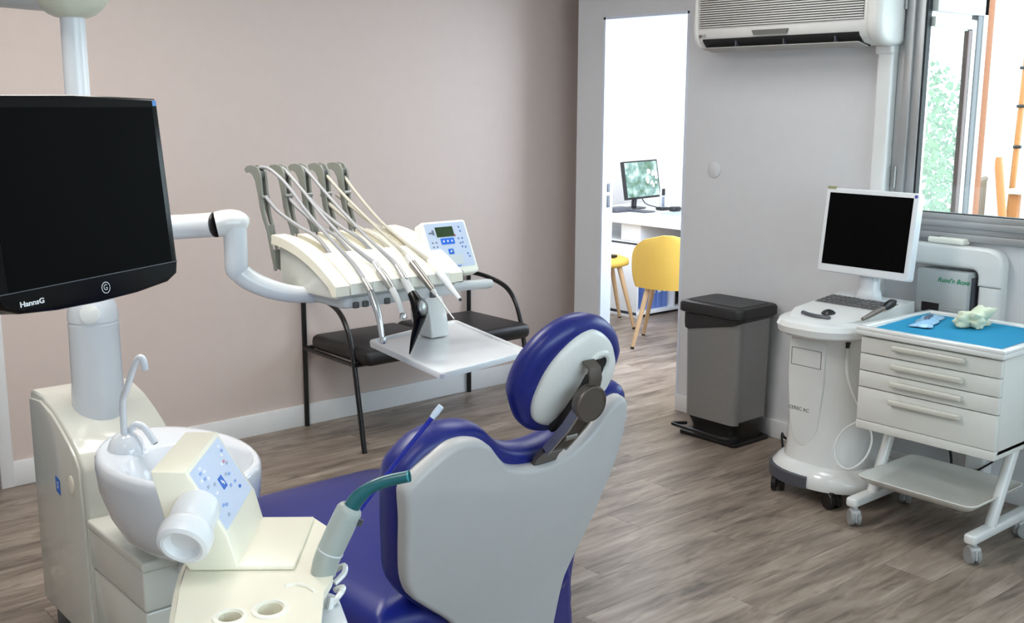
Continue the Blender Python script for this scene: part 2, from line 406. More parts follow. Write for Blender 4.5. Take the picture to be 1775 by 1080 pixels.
# door at the far left of the taupe wall
bm = NB(); box(bm, (-3.085, -.016, 0), (-3.032, .0, 2.10), .003); box(bm, (-3.998, -.016, 0), (-3.945, .0, 2.10), .003); box(bm, (-3.998, -.016, 2.047), (-3.032, 0, 2.10), .003); struct(bm, 'trim_1', white_trim)
bm = NB(); box(bm, (-3.945, .03, .006), (-3.085, .07, 2.045), .003); d1 = struct(bm, 'door_1', mat('grey_door_paint', (120, 124, 132), .5))
part(d1, 'door_handle', satin, lambda b: (tube(b, [(-3.16, .03, 1.05), (-3.16, -.03, 1.05), (-3.2, -.035, 1.05), (-3.29, -.035, 1.05)], .009, 10, 4), box(b, (-3.18, .024, .95), (-3.14, .031, 1.1), .002)))

# ------------------------------------------------------------------ window in the right wall
bm = NB()
def rail(b, lo, hi): box(b, lo, hi, .003)
# outer fixed frame: jamb and three stepped sill rails, head
rail(bm, (-.022, -2.205, WZ0), (.06, -2.17, WZ1)); rail(bm, (-.022, WY1, WZ0), (.06, WY1 + .035, WZ1))
rail(bm, (-.03, WY1, 1.045), (.06, -2.17, 1.074)); rail(bm, (-.022, WY1, 1.074), (.06, -2.19, 1.101)); rail(bm, (-.022, WY1, WZ1 - .04), (.06, -2.17, WZ1))
win = struct(bm, 'window_1', alu)
def sash(b):
    rail(b, (-.034, -2.238, 1.098), (.03, -2.203, WZ1 - .03)); rail(b, (-.018, -2.276, 1.098), (.03, -2.236, WZ1 - .03))
    rail(b, (-.034, WY1 + .03, 1.098), (.03, -2.203, 1.124)); rail(b, (-.018, WY1 + .03, 1.122), (.03, -2.236, 1.149))
    rail(b, (-.034, WY1 + .03, WZ1 - .07), (.03, -2.203, WZ1 - .03)); rail(b, (-.034, WY1 + .03, 1.098), (.03, WY1 + .09, WZ1 - .03))
part(win, 'sash_frame', alu, sash)
def gask(b):
    box(b, (-.012, -2.284, 1.147), (.02, -2.275, WZ1 - .07)); box(b, (-.012, WY1 + .09, 1.147), (.02, -2.275, 1.153))
part(win, 'gasket', mat('black_rubber', (18, 18, 18), .6), gask)
part(win, 'pane', glass, lambda b: box(b, (.0, WY1 + .085, 1.15), (.004, -2.278, WZ1 - .06)))
for z in (1.29, 2.02):
    part(win, 'hinge', satin, lambda b, z=z: tube(b, [(-.036, -2.198, z - .045), (-.036, -2.198, z + .045)], .008, 10))

# second casement, swung open at right angles outside
bm = NB()
box(bm, (.41, -2.31, .95), (.447, -2.27, 2.05), .004); box(bm, (.02, -2.31, 1.965), (.447, -2.27, 2.05), .004); box(bm, (.02, -2.31, .95), (.447, -2.27, 1.03), .004)
w2 = struct(bm, 'window_2', mat('white_aluminium', (206, 204, 204), .4))
part(w2, 'outer_stile', mat('dark_aluminium', (92, 92, 94), .4), lambda b: box(b, (.366, -2.306, 1.03), (.410, -2.274, 1.965), .002))
part(w2, 'middle_stile', MATS['white_aluminium'], lambda b: box(b, (.332, -2.303, 1.03), (.366, -2.277, 1.94), .002))
part(w2, 'inner_stile', mat('brown_aluminium', (96, 74, 70), .4), lambda b: box(b, (.302, -2.301, 1.03), (.332, -2.279, 1.90), .002))
part(w2, 'inner_rail', MATS['white_aluminium'], lambda b: box(b, (.02, -2.302, 1.905), (.366, -2.278, 1.945), .002))
part(w2, 'pane', glass, lambda b: box(b, (.02, -2.291, 1.03), (.302, -2.287, 1.905)))
# =================================================================== right-hand side of the surgery
# ---- air conditioner on the right wall
ac = thing('air_conditioner', 'white wall-mounted split air conditioner above the bin', 'air conditioner', (0, -1.7, 1.83))
prof = [(0, 1.835), (-.085, 1.832), (-.150, 1.842), (-.188, 1.872), (-.203, 1.915), (-.203, 1.93), (-.2, 2.09), (-.19, 2.125), (-.15, 2.145), (0, 2.15)]
def acbody(b):
    prism(b, prof, (0, 0, 0), EX, EZ, EY, -1.235, -2.125, .006)
part(ac, 'body', acw, acbody)
def accap(b):
    pts = [(0, 1.83), (-.09, 1.826), (-.16, 1.838), (-.2, 1.868), (-.217, 1.915), (-.217, 2.09), (-.2, 2.13), (-.16, 2.15), (0, 2.155)]
    prism(b, rpoly(pts, .03), (0, 0, 0), EX, EZ, EY, -2.118, -2.192, .03, 5)
part(ac, 'end_cap', acw, accap)
part(ac, 'left_cap', acw, lambda b: prism(b, rpoly([(0, 1.832), (-.1, 1.83), (-.165, 1.842), (-.2, 1.875), (-.21, 1.92), (-.21, 2.09), (-.19, 2.14), (0, 2.15)], .02), (0, 0, 0), EX, EZ, EY, -1.238, -1.215, .01, 4))
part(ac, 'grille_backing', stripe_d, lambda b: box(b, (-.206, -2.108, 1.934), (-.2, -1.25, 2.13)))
sl = None
for k in range(19):
    z = 1.938 + k * .0102
    if sl is None:
        bm = NB(); box(bm, (-.213, -2.11, z - .0028), (-.2055, -1.248, z + .0028), .0012, 1); sl = finish(bm, 'slat', acw, ac)
    else:
        c = sl.copy(); COL.objects.link(c); c.parent = ac; c.location = (0, 0, k * .0102)
# open outlet slot, with louvre and vanes
slotm = dark_in
part(ac, 'outlet', slotm, lambda b: prism(b, [(-.192, 1.872), (-.196, 1.884), (-.1, 1.88), (-.1, 1.828), (-.158, 1.838)], (0, 0, 0), EX, EZ, EY, -1.262, -2.085))
part(ac, 'louvre', mat('ac_louvre_grey', (170, 166, 160), .4), lambda b: prism(b, [(-.198, 1.842), (-.194, 1.846), (-.12, 1.834), (-.12, 1.826)], (0, 0, 0), EX, EZ, EY, -1.262, -2.085))
for k in range(3):
    part(ac, 'vane', slate, lambda b, k=k: box(b, (-.194, -1.45 - k * .26, 1.84), (-.17, -1.456 - k * .26, 1.872)))
part(ac, 'display', mat('ac_display_grey', (110, 108, 104), .4), lambda b: prism(b, [(-1.55, 1.913), (-1.745, 1.913), (-1.735, 1.893), (-1.56, 1.893)], (0, 0, 0), EY, EZ, EX, -.198, -.2065))
text_mesh('LG', .018, frame((-.2025, -1.275, 1.898), -EY, EZ, -EX), ac, None, 'brand_mark', text_d)
part(ac, 'brand_badge', mat('brand_grey', (110, 96, 98), .4), lambda b: lathe(b, [(.0, 0), (.0075, 0), (.0075, .002), (0, .002)], 14, frame((-.201, -1.252, 1.898), -EY, EZ, -EX)))

# ---- pipe trunking from the AC down the wall, across under the window and down
tr = thing('pipe_trunking', 'white plastic pipe trunking running from air conditioner down and under window', 'trunking', (0, -2.15, 0))
def rr_box(b, y0, y1, z0, z1, d=.062, r=.02):
    prism(b, rpoly([(y0, 0), (y0, -d), (y1, -d), (y1, 0)], [0, r, r, 0]), (0, 0, 0), EY, EX, EZ, z0, z1)
part(tr, 'vertical_duct', white_pl, lambda b: rr_box(b, -2.092, -2.168, 1.02, 1.80))
part(tr, 'top_elbow', white_pl, lambda b: prism(b, rpoly([(-2.084, 0), (-2.084, -.07), (-2.169, -.07), (-2.169, 0)], [0, .02, .02, 0]), (0, 0, 0), EY, EX, EZ, 1.795, 1.88, .01))
def ell(b):   # horizontal run with rounded elbow downward (outline on the wall)
    outer = rpoly([(-2.092, 1.03), (-2.708, 1.03), (-2.708, .873), (-2.606, .873), (-2.606, .938), (-2.17, .938), (-2.17, .90), (-2.092, .90)], [.03, .075, .0, .0, .05, .02, 0, 0], 8)
    prism(b, outer, (0, 0, 0), EY, EZ, EX, 0, -.066, .018, 4)
part(tr, 'horizontal_duct', white_pl, ell)
part(tr, 'lower_duct', white_pl, lambda b: rr_box(b, -2.61, -2.702, .09, .873))
part(tr, 'left_drop', white_pl, lambda b: rr_box(b, -2.097, -2.165, .09, .90))

# ---- round blank plate
bm = NB(); lathe(bm, [(.0, 0), (.039, 0), (.039, .004), (.036, .006), (0, .006)], 28, frame((0, -1.203, 1.27), -EY, EZ, -EX))
solo(bm, 'blank_wall_plate', white_wall, 'small round white blanking plate on wall above the bin', 'wall plate', origin=(0, -1.203, 1.231))

# ---- grey connection box with green lettering below the trunking
gb = thing('connection_box', 'grey wall box with green lettering under the pipe trunking', 'electrical box', (0, -2.49, .60))
part(gb, 'case', router_m, lambda b: box(b, (0, -2.588, .60), (-.10, -2.368, .925), .006))
part(gb, 'side_vent_strip', slate, lambda b: box(b, (-.012, -2.597, .60), (-.07, -2.587, .905), .002))
text_mesh("Rund'n Boxe", .026, frame((-.1003, -2.527, .888), -EY, EZ, -EX), gb, None, 'lettering', text_g, shear=.35, bold=.0006)
part(gb, 'black_label', mat('label_black', (34, 26, 30), .4), lambda b: box(b, (-.0995, -2.474, .752), (-.1012, -2.398, .79)))
for k in range(6):
    part(gb, 'rib', router_m, lambda b, k=k: box(b, (-.0995, -2.575, .715 + k * .0125), (-.1025, -2.48, .7195 + k * .0125)))

# ---- remote control lying on the trunking
rm = thing('remote_control', 'white air conditioner remote lying on top of the trunking', 'remote control', (-.045, -2.45, 1.03), 0)
def rmb(b):
    prism(b, rpoly([(-2.378, -.012), (-2.378, -.060), (-2.535, -.066), (-2.545, -.012)], .014), (0, 0, 1.0306), EY, EX, EZ, 0, .026, .009, 4)
part(rm, 'body', cream2, rmb)
part(rm, 'display', mat('lcd_grey', (120, 124, 118), .3), lambda b: box(b, (-.02, -2.39, 1.0556), (-.054, -2.428, 1.0578), .001))
part(rm, 'button', grey_pl, lambda b: box(b, (-.025, -2.44, 1.0556), (-.05, -2.455, 1.059), .002))

# ---- pedal bin
bn = thing('pedal_bin', 'tall brushed-steel pedal bin with black lid beside the doorway', 'bin', (-.175, -1.455, 0))
def outline(x0, x1, y0, y1, r=.05, bulge=.0, n=6):
    """plan of the bin: front (-x) is bowed"""
    P = rpoly([(x1, y1), (x1, y0), (x0, y0), (x0, y1)], r, n)
    c = (y0 + y1) / 2; h = abs(y1 - y0) / 2
    return [Vector((p.x - (bulge * (1 - ((p.y - c) / h) ** 2) if p.x < (x0 + x1) / 2 else 0), p.y)) for p in P]
part(bn, 'foot_plate', black_pl, lambda b: prism(b, outline(-.30, -.035, -1.285, -1.63, .02, .012), (0, 0, 0), EX, EY, EZ, 0, .018, .003))
def bbase(b):
    loft(b, [[Vector((p.x, p.y, z)) for p in outline(-.27 - d, -.05, -1.305 + d, -1.615 - d, .05, .015)] for z, d in ((.018, -.01), (.05, -.012), (.085, .0), (.10, .008), (.115, .008))])
part(bn, 'base', black_pl, bbase)
def bbody(b):
    P = []
    for z, d in ((.10, 0), (.60, .012), (.625, .012)):
        P.append([Vector((p.x, p.y, z)) for p in outline(-.282 - d, -.045, -1.30 + d * .6, -1.618 - d * .8, .04, .018)])
    loft(b, P)
part(bn, 'body', bin_m, bbody)
def bbag(b):
    rings = []
    for j, z in enumerate((0, .3, .65, 1)):
        o_ = outline(-.302 + .004 * (j == 0), -.038, -1.284, -1.638, .04, .02, 10); n = len(o_); R_ = []
        for i, p in enumerate(o_):
            q = (-1.284 - p.y) / .354
            wv = math.sin(i * 2.1) * .5 + math.sin(i * 1.3 + 1)
            zb = .540 - .018 * math.sin(q * 3.3 + .2) + .055 * max(0, q - .55) / .45 if p.x < -.2 else .600
            R_.append(Vector((p.x - .003 * wv * (1 if p.x < -.17 else 0), p.y, zb + (.625 - zb) * z + .002 * wv)))
        rings.append(R_)
    loft(b, rings)
part(bn, 'bin_bag', bag_m, bbag)
def blid(b):
    loft(b, [[Vector((p.x, p.y, z)) for p in outline(-.318 + d, -.028 - d, -1.27 - d, -1.65 + d, .035, .018)] for z, d in ((.612, .006), (.617, 0), (.652, 0), (.662, .005), (.666, .014))])
    loft(b, [[Vector((p.x, p.y, z)) for p in outline(-.29 + d, -.06 - d, -1.295 - d, -1.625 + d, .03, .015)] for z, d in ((.665, 0), (.670, .004))])
part(bn, 'lid', mat('black_lid_plastic', (30, 30, 31), .45), blid)
part(bn, 'pedal', black_pl, lambda b: (tube(b, [(-.26, -1.30, .045), (-.325, -1.275, .05), (-.34, -1.30, .05), (-.345, -1.46, .05), (-.34, -1.6, .05), (-.28, -1.62, .045)], .0085, 8, 4)))

# ---- imaging machine (intraoral scanner cart) ----
cm = thing('scanner_cart', 'white intraoral scanner cart with black flat screen beside the drawer trolley', 'scanner cart', (-.43, -2.22, 0))
CX, CY = -.42, -2.242
def dshape(cx, cy, a, bb, front, n=28, sq=2.4):
    out = []
    for k in range(n):
        t = 2 * PI * k / n; c, s = math.cos(t), math.sin(t)
        x = math.copysign(abs(c) ** (2 / sq), c) * a; y = math.copysign(abs(s) ** (2 / sq), s) * bb
        out.append(Vector((cx + x * (front if x < 0 else 1), cy + y)))
    return out
def lvl(P, z): return [Vector((p.x, p.y, z)) for p in P]
def cbody(b):
    rings = []
    for z, a, bb in ((.13, .20, .20), (.20, .190, .190), (.45, .180, .182), (.62, .182, .186), (.70, .195, .2), (.72, .20, .21)):
        rings.append(lvl(dshape(CX, CY, a, bb, 1.0, 32, 2.5), z))
    loft(b, rings)
body = part(cm, 'body', white_pl, cbody)
def cpanel(b):   # raised front panel, narrowing to a rounded tongue
    Q = [(-2.118, .66), (-2.285, .66), (-2.285, .5), (-2.268, .30), (-2.245, .24), (-2.20, .215), (-2.16, .24), (-2.135, .32), (-2.118, .5)]
    prism(b, rpoly(Q, .02), (CX - .176, 0, 0), EY, EZ, EX, -.012, .03, .004)
part(cm, 'front_panel', white_pl, cpanel)
def cslot(b):
    for a_, b_ in (((-.6092, -2.13, .622), (-.6075, -2.27, .624)), ((-.6092, -2.13, .552), (-.6075, -2.27, .554)), ((-.6092, -2.13, .552), (-.6075, -2.132, .624)), ((-.6092, -2.268, .552), (-.6075, -2.27, .624))): box(b, a_, b_)
part(cm, 'flap_outline', text_d, cslot)
text_mesh('CEREC AC', .021, frame((-.6086, -2.178, .372), -EY, EZ, -EX), cm, None, 'lettering', text_d)
def cbase(b):
    loft(b, [lvl(dshape(CX, CY, (.25 + d), (.25 + d), 1.0, 36, 2.3), z) for z, d in ((.066, -.02), (.07, -.004), (.082, 0), (.118, -.004), (.147, -.03), (.157, -.055))])
part(cm, 'base_skirt', white_pl, cbase)
def cbump(b):
    P = dshape(CX, CY, .254, .254, 1.0, 72, 2.3)
    seg = [p for p in P if p.x < CX - .06 and -.225 < (p.y - CY) < .13 and p.x < CX]
    seg = [p for p in P if p.x < CX and CY - .05 < p.y < CY + .22]
    seg.sort(key=lambda p: p.y)
    rings = []
    for p in seg:
        d = (p - Vector((CX, CY))).normalized()
        rings.append([Vector((p.x - d.x * .03, p.y - d.y * .03, .070)), Vector((p.x + d.x * .004, p.y + d.y * .004, .070)), Vector((p.x + d.x * .004, p.y + d.y * .004, .116)), Vector((p.x - d.x * .03, p.y - d.y * .03, .124))])
    loft(b, rings)
part(cm, 'bumper', slate, cbump)
def caster(root, x, y, ang, name, m, r=.036, wdt=.04, top=.075, m2=None):
    c, s = math.cos(ang), math.sin(ang); ax = Vector((-s, c, 0)); O = Vector((x, y, r))
    def w_(b):
        for q in (-1, 1):
            ctr = O + ax * q * wdt * .3
            Mx = frame(ctr, EZ, Vector((c, s, 0)), ax)
            lathe(b, [(0, -wdt * .2), (r * .92, -wdt * .2), (r, -wdt * .14), (r, wdt * .14), (r * .92, wdt * .2), (0, wdt * .2)], 20, Mx)
        tube(b, [O - ax * wdt * .4, O + ax * wdt * .4], .008, 8)
    wh = part(root, name, m, w_)
    def h_(b):
        box(b, (-r * .95, -wdt * .09, r * .55), (r * .75, wdt * .09, r * 1.9), .006, M=Matrix.Translation((x, y, 0)) @ Matrix.Rotation(ang, 4, 'Z'))
        box(b, (-r * .8, -wdt * .45, r * 1.55), (r * .5, wdt * .45, r * 2.1), .006, M=Matrix.Translation((x, y, 0)) @ Matrix.Rotation(ang, 4, 'Z'))
        tube(b, [(x, y, r * 1.9), (x, y, top)], .012, 10)
    finish_bm = NB(); h_(finish_bm); finish(finish_bm, 'fork', m2 or m, root, wh)
for x, y, a in ((-.60, -2.09, .6), (-.615, -2.36, 1.2), (-.26, -2.08, 2.5), (-.25, -2.37, .2)): caster(cm, x, y, a, 'caster', black_pl, r=.036, wdt=.056, top=.08)
def ctop(b):   # D-shaped rim of the top
    P = lambda d: [p + Vector((0, 0)) for p in dshape(-.40, CY - .01, (.245 + d), (.208 + d), 1.36, 48, 2.7)]
    loft(b, [lvl(P(-.05), .685), lvl(P(-.02), .69), lvl(P(0), .705), lvl(P(.004), .73), lvl(P(-.004), .748), lvl(P(-.02), .754)])
top = part(cm, 'top_rim', white_pl, ctop)
def cdeck(b):  # sloping keyboard deck
    hwd = lambda x: .168 if x > -.52 else .168 - .9 * (-.52 - x) ** 1.3
    rings = []
    for x_, z_ in ((-.655, .753), (-.62, .7575), (-.58, .762), (-.53, .768), (-.4, .7802), (-.3, .7896), (-.19, .80), (-.175, .798)):
        h_ = hwd(x_); rings.append([Vector((x_, CY + h_, .745)), Vector((x_, CY + h_ - .003, z_)), Vector((x_, CY - h_ + .003, z_)), Vector((x_, CY - h_, .745))])
    loft(b, rings)
part(cm, 'keyboard_deck', white_pl, cdeck)
sl_ = math.atan2(.032, .34); dU = Vector((math.cos(sl_), 0, math.sin(sl_))); dN = Vector((-math.sin(sl_), 0, math.cos(sl_)))
kd = lambda x: .768 + (x + .53) * .0941
part(cm, 'keyboard', kb_m, lambda b: prism(b, [(0, 0), (.13, 0), (.13, -.305), (0, -.305)], (-.40, CY + .155, kd(-.40)), dU, EY, dN, 0, .003))
k0 = None
for i in range(4):
    for j in range(13):
        if k0 is None:
            bm = NB(); box(bm, (0, 0, 0), (.022, -.019, .004), .0015, 1); bm.transform(frame((-.395, CY + .15, kd(-.395) + .003), dU, EY, dN)); k0 = finish(bm, 'key', mat('key_grey', (98, 98, 100), .5), cm)
        else:
            c = k0.copy(); COL.objects.link(c); c.parent = cm; c.location = dU * (.031 * i) + EY * (-.0232 * j)
part(cm, 'trackball', black_pl, lambda b: lathe(b, [(.028, 0), (.028, .004), (.02, .012), (.008, .017), (0, .018)], 20, frame((-.535, CY - .0, kd(-.535) - .001), dU, EY, dN)))
part(cm, 'button_strip', slate, lambda b: tube(b, [(-.585, CY + .085, .765), (-.6, CY + .05, .764), (-.607, CY + .0, .763), (-.6, CY - .05, .764)], .0095, 8, 4))
# camera handpiece in its holder on the right of the deck
def cholder(b): tube(b, [(-.60, CY - .215, .765), (-.52, CY - .205, .775), (-.44, CY - .195, .785), (-.36, CY - .185, .80), (-.33, CY - .18, .806)], [.016, .018, .016, .018, .022], 10, 3)
part(cm, 'scan_handpiece', mat('handpiece_brown_grey', (110, 100, 92), .35), lambda b: tube(b, [(-.575, CY - .178, .776), (-.5, CY - .176, .788), (-.42, CY - .174, .800)], [.007, .011, .010], 10, 3))
part(cm, 'handpiece_cap', black_pl, lambda b: tube(b, [(-.42, CY - .174, .801), (-.395, CY - .173, .806), (-.36, CY - .171, .812), (-.335, CY - .17, .816)], [.011, .017, .018, .009], 12, 3))
# monitor on neck
def cneck(b):
    lathe(b, [(.055, .79), (.058, .80), (.05, .825), (.043, .84), (.045, .90), (.04, .93)], 24, Matrix.Translation((-.245, CY, 0)), sx=.75, sy=1.0)
part(cm, 'monitor_neck', cool_pl, cneck)
part(cm, 'neck_joint', black_pl, lambda b: tube(b, [(-.255, CY + .065, .915), (-.255, CY - .065, .915)], .022, 16))
tl = math.radians(7); mU = -EY; mV = Vector((math.sin(tl), 0, math.cos(tl))); mN = mV.cross(mU) * -1
mN = mU.cross(mV)
if mN.x > 0: mN = -mN
mO = Vector((-.30, CY + .005, .895))
def mon(b): prism(b, rpoly([(-.21, 0), (.21, 0), (.21, .352), (-.21, .352)], .012), mO, mU, mV, mN, -.035, .012, .006)
mo = part(cm, 'monitor', mat('white_bezel', (226, 228, 230), .3), mon)
def sub_b(root, parent, name, m, fn, **k): return sub(root, parent, name, m, fn, **k)
sub(cm, mo, 'screen', screen_bl, lambda b: prism(b, [(-.19, .033), (.19, .033), (.19, .332), (-.19, .332)], mO, mU, mV, mN, .011, .0132))
sub(cm, mo, 'corner_sticker', mat('sticker_violet', (80, 84, 170), .4), lambda b: lathe(b, [(0, 0), (.007, 0), (.007, .001), (0, .001)], 14, frame(mO + mU * .199 + mV * .338 + mN * .0121, mU, mV, mN)))
sub(cm, mo, 'top_badge', mat('olive_badge', (150, 150, 110), .5), lambda b: prism(b, [(-.205, .346), (-.165, .346), (-.165, .358), (-.205, .358)], mO, mU, mV, mN, .0, .0125))
part(cm, 'cable_plug', black_pl, lambda b: tube(b, [(-.585, CY - .13, .69), (-.59, CY - .13, .655)], [.011, .007], 10))
part(cm, 'cable', white_pl, lambda b: tube(b, [(-.59, CY - .13, .66), (-.592, CY - .133, .60), (-.6, CY - .15, .53), (-.59, CY - .185, .45), (-.57, CY - .235, .36), (-.58, CY - .255, .30), (-.61, CY - .245, .235), (-.635, CY - .2, .19), (-.635, CY - .15, .20), (-.63, CY - .125, .25), (-.61, CY - .14, .32), (-.58, CY - .19, .37), (-.5, CY - .23, .39)], [.004, .0075, .007, .0045] + [.0045] * 9, 8, 5))

# ---- drawer trolley
tl_ = thing('drawer_trolley', 'white four-drawer dental trolley on casters with blue-lined top', 'trolley', (-.47, -2.76, 0))
TX0, TX1, TY0, TY1 = -.695, -.20, -2.492, -3.03
part(tl_, 'carcass', drawer_m, lambda b: (box(b, (TX0 + .018, TY0, .40), (TX1, TY1, .745), .003), box(b, (TX0, TY0, .385), (TX1, TY1, .418), .003)))
def ttop(b):
    box(b, (TX0 - .018, TY0 + .014, .745), (TX1 + .01, TY1 - .014, .768), .007, 3)
tp = part(tl_, 'top', white_pl, ttop)
def trim(b):
    for lo, hi in (((TX0 - .018, TY0 + .014), (TX0 + .012, TY1 - .014)), ((TX1 - .02, TY0 + .014), (TX1 + .01, TY1 - .014)), ((TX0, TY0 + .014), (TX1, TY0 - .014)), ((TX0, TY1 + .014), (TX1, TY1 - .014))):
        box(b, lo + (.762,), hi + (.779,), .006, 3)
sub(tl_, tp, 'raised_rim', white_pl, trim)
for z0, z1, hz in ((.678, .738, .720), (.612, .674, .650), (.549, .608, .585), (.420, .545, .517)):
    d = part(tl_, 'drawer', drawer_m, lambda b, z0=z0, z1=z1: box(b, (TX0, TY0 - .002, z0), (TX0 + .02, TY1 + .002, z1), .002))
    def hd(b, hz=hz):
        prism(b, rpoly([(-2.628, hz + .008), (-2.903, hz + .008), (-2.903, hz - .012), (-2.628, hz - .012)], .006), (TX0, 0, 0), EY, EZ, EX, .001, -.024, .005)
    sub(tl_, d, 'handle', handle_m, hd)
for y_ in (-2.515, -2.985):
    part(tl_, 'foot', white_pl, lambda b, y_=y_: prism(b, rpoly([(-.735, y_ + .024), (-.735, y_ - .024), (-.285, y_ - .024), (-.285, y_ + .024)], .02), (0, 0, 0), EX, EY, EZ, .078, .114, .01))
    part(tl_, 'leg', white_pl, lambda b, y_=y_: tube(b, [(-.585, y_, .10), (-.47, y_ - .012, .392)], .021, 16))
def shelf(b):
    x0, x1, y0, y1 = -.735, -.35, -2.545, -2.985
    P = lambda d, r: rpoly([(x0 - d, y0 + d), (x0 - d, y1 - d), (x1 + d, y1 - d), (x1 + d, y0 + d)], r)
    loft(b, [lvl(P(-.02, .035), .185), lvl(P(.004, .04), .205), lvl(P(.012, .045), .216), lvl(P(.006, .045), .217), lvl(P(-.006, .04), .205), lvl(P(-.024, .03), .191)])
part(tl_, 'shelf_tray', drawer_m, shelf)
for x, y_, a in ((-.70, -2.515, .9), (-.695, -2.985, 1.0), (-.325, -2.515, .3), (-.325, -2.985, -.4)): caster(tl_, x, y_, a, 'caster', mat('grey_tyre', (150, 152, 152), .4), r=.031, wdt=.04, top=.085, m2=grey_pl)
bm = NB()
P = [(-.66, -2.525), (-.655, -3.0), (-.235, -2.992), (-.24, -2.5)]
n = 14; vs = []
for i in range(n + 1):
    for j in range(n + 1):
        u, v = i / n, j / n
        q = (Vector(P[0]) * (1 - u) + Vector(P[3]) * u) * (1 - v) + (Vector(P[1]) * (1 - u) + Vector(P[2]) * u) * v
        vs.append(bm.verts.new((q.x, q.y, .7702 + .0012 * math.sin(u * 9 + v * 4) * math.sin(v * 7) + .001)))
for i in range(n):
    for j in range(n): bm.faces.new([vs[i * (n + 1) + j], vs[i * (n + 1) + j + 1], vs[(i + 1) * (n + 1) + j + 1], vs[(i + 1) * (n + 1) + j]])
r = bmesh.ops.solidify(bm, geom=list(bm.faces), thickness=.0008)
solo(bm, 'tray_paper', paper_blue, 'turquoise paper sheet lining the top of the drawer trolley', 'paper sheet')
# sealed packet
pk = thing('instrument_packet', 'clear blue film packet with dark insert lying on turquoise paper', 'packet', (-.42, -2.60, .773))
def pkt(b):
    n, m_ = 16, 8; A, B = Vector((-.545, -2.64)), Vector((-.29, -2.565)); d = (B - A); pr = Vector((-d.y, d.x)).normalized()
    top_, bot = [], []
    for i in range(n + 1):
        for j in range(m_ + 1):
            u, v = i / n, j / m_ - .5
            q = A + d * u + pr * v * .075 * (1 + .12 * math.sin(u * 17) * (1 if abs(v) > .4 else 0))
            hgt = .018 * (1 - (2 * v) ** 2) * math.sin(PI * min(1, max(0, u))) ** .5 + .003 * math.sin(u * 31 + v * 11)
            top_.append(b.verts.new((q.x, q.y, .7752 + max(.001, hgt)))); bot.append(b.verts.new((q.x, q.y, .7745)))
    W_ = m_ + 1
    for i in range(n):
        for j in range(m_):
            k = i * W_ + j
            b.faces.new((top_[k], top_[k + 1], top_[k + W_ + 1], top_[k + W_])); b.faces.new((bot[k], bot[k + W_], bot[k + W_ + 1], bot[k + 1]))
part(pk, 'film', packet_m, pkt)
part(pk, 'insert', packet_in, lambda b: tube(b, [(-.48, -2.622, .786), (-.42, -2.603, .788), (-.345, -2.582, .786)], [.006, .013, .007], 10, 3))
# crumpled glove
bm = NB(); bmesh.ops.create_icosphere(bm, subdivisions=4, radius=1)
from mathutils import noise as _ns
for v in bm.verts:
    p = v.co.copy(); k = 1 + .55 * _ns.noise(p * 1.9 + Vector((3, 1, 7))) + .28 * abs(_ns.noise(p * 4.3))
    rr = .62 + .38 * abs(math.sin(2.5 * math.atan2(p.y, p.x) + .6))
    v.co = Vector((p.x * .08 * k * (rr + .4 * max(0, p.z)), p.y * .056 * k * (rr + .4 * max(0, p.z)), max(0, (p.z + .35)) * .042 * k))
bm.transform(Matrix.Translation((-.35, -2.745, .7735)))
solo(bm, 'crumpled_glove', glove_m, 'crumpled pale green glove lying on turquoise paper', 'glove', ang=75)
# socket strip and cables low on the wall
pc = thing('power_cables', 'black plug and cables on the wall below the drawer trolley', 'cables', (-.03, -2.5, 0))
part(pc, 'plug', black_pl, lambda b: box(b, (0, -2.435, .175), (-.05, -2.495, .215), .006))
part(pc, 'cable', black_pl, lambda b: tube(b, [(-.03, -2.50, .20), (-.035, -2.53, .19), (-.04, -2.55, .13), (-.06, -2.57, .05), (-.08, -2.6, .006)], .0055, 8, 4))
part(pc, 'cable', black_pl, lambda b: tube(b, [(-.03, -2.76, .20), (-.07, -2.70, .14), (-.09, -2.62, .08), (-.1, -2.5, .006), (-.14, -2.42, .006)], .004, 8, 4))
bm = NB(); tube(bm, [(-.06, -1.78, .02), (-.10, -1.76, .05), (-.13, -1.77, .075), (-.17, -1.80, .05), (-.19, -1.83, .008), (-.22, -1.87, .006), (-.25, -1.93, .006)], .006, 8, 5)
solo(bm, 'extension_lead', black_pl, 'black power cord looping on floor between bin and scanner cart', 'cord')
# =================================================================== dental unit (cabinet, column, bowl)
du = thing('dental_unit', 'ivory dental unit cabinet with round column and white spittoon bowl', 'dental unit', (-3.2, -1.6, 0))
CX0, CX1 = -3.335, -3.06
cprof = [(-1.36, .08), (-1.36, .735), (-1.372, .749), (-1.47, .751), (-1.56, .732), (-1.625, .707), (-1.69, .676), (-1.735, .648), (-1.768, .622), (-1.782, .60), (-1.792, .47), (-1.80, .08)]
part(du, 'cabinet_body', cabinet_pl, lambda b: prism(b, cprof, (0, 0, 0), EY, EZ, EX, CX0 + .004, CX1, .008))
dprof = [(-1.372, .10), (-1.372, .725), (-1.47, .737), (-1.56, .719), (-1.625, .694), (-1.69, .662), (-1.735, .634), (-1.763, .605), (-1.776, .47), (-1.784, .10)]
dr = part(du, 'door', cabinet_pl, lambda b: prism(b, dprof, (0, 0, 0), EY, EZ, EX, CX0 + .006, CX0 - .004, .004))
sub(du, dr, 'logo', logo_blue, lambda b: prism(b, rpoly([(-1.565, .492), (-1.60, .486), (-1.60, .532), (-1.565, .538)], .004), (0, 0, 0), EY, EZ, EX, CX0 - .003, CX0 - .0052))
text_mesh('S', .03, frame((CX0 - .0053, -1.5825, .512), -EY, EZ, -EX), du, dr, 'logo_letter', text_w)
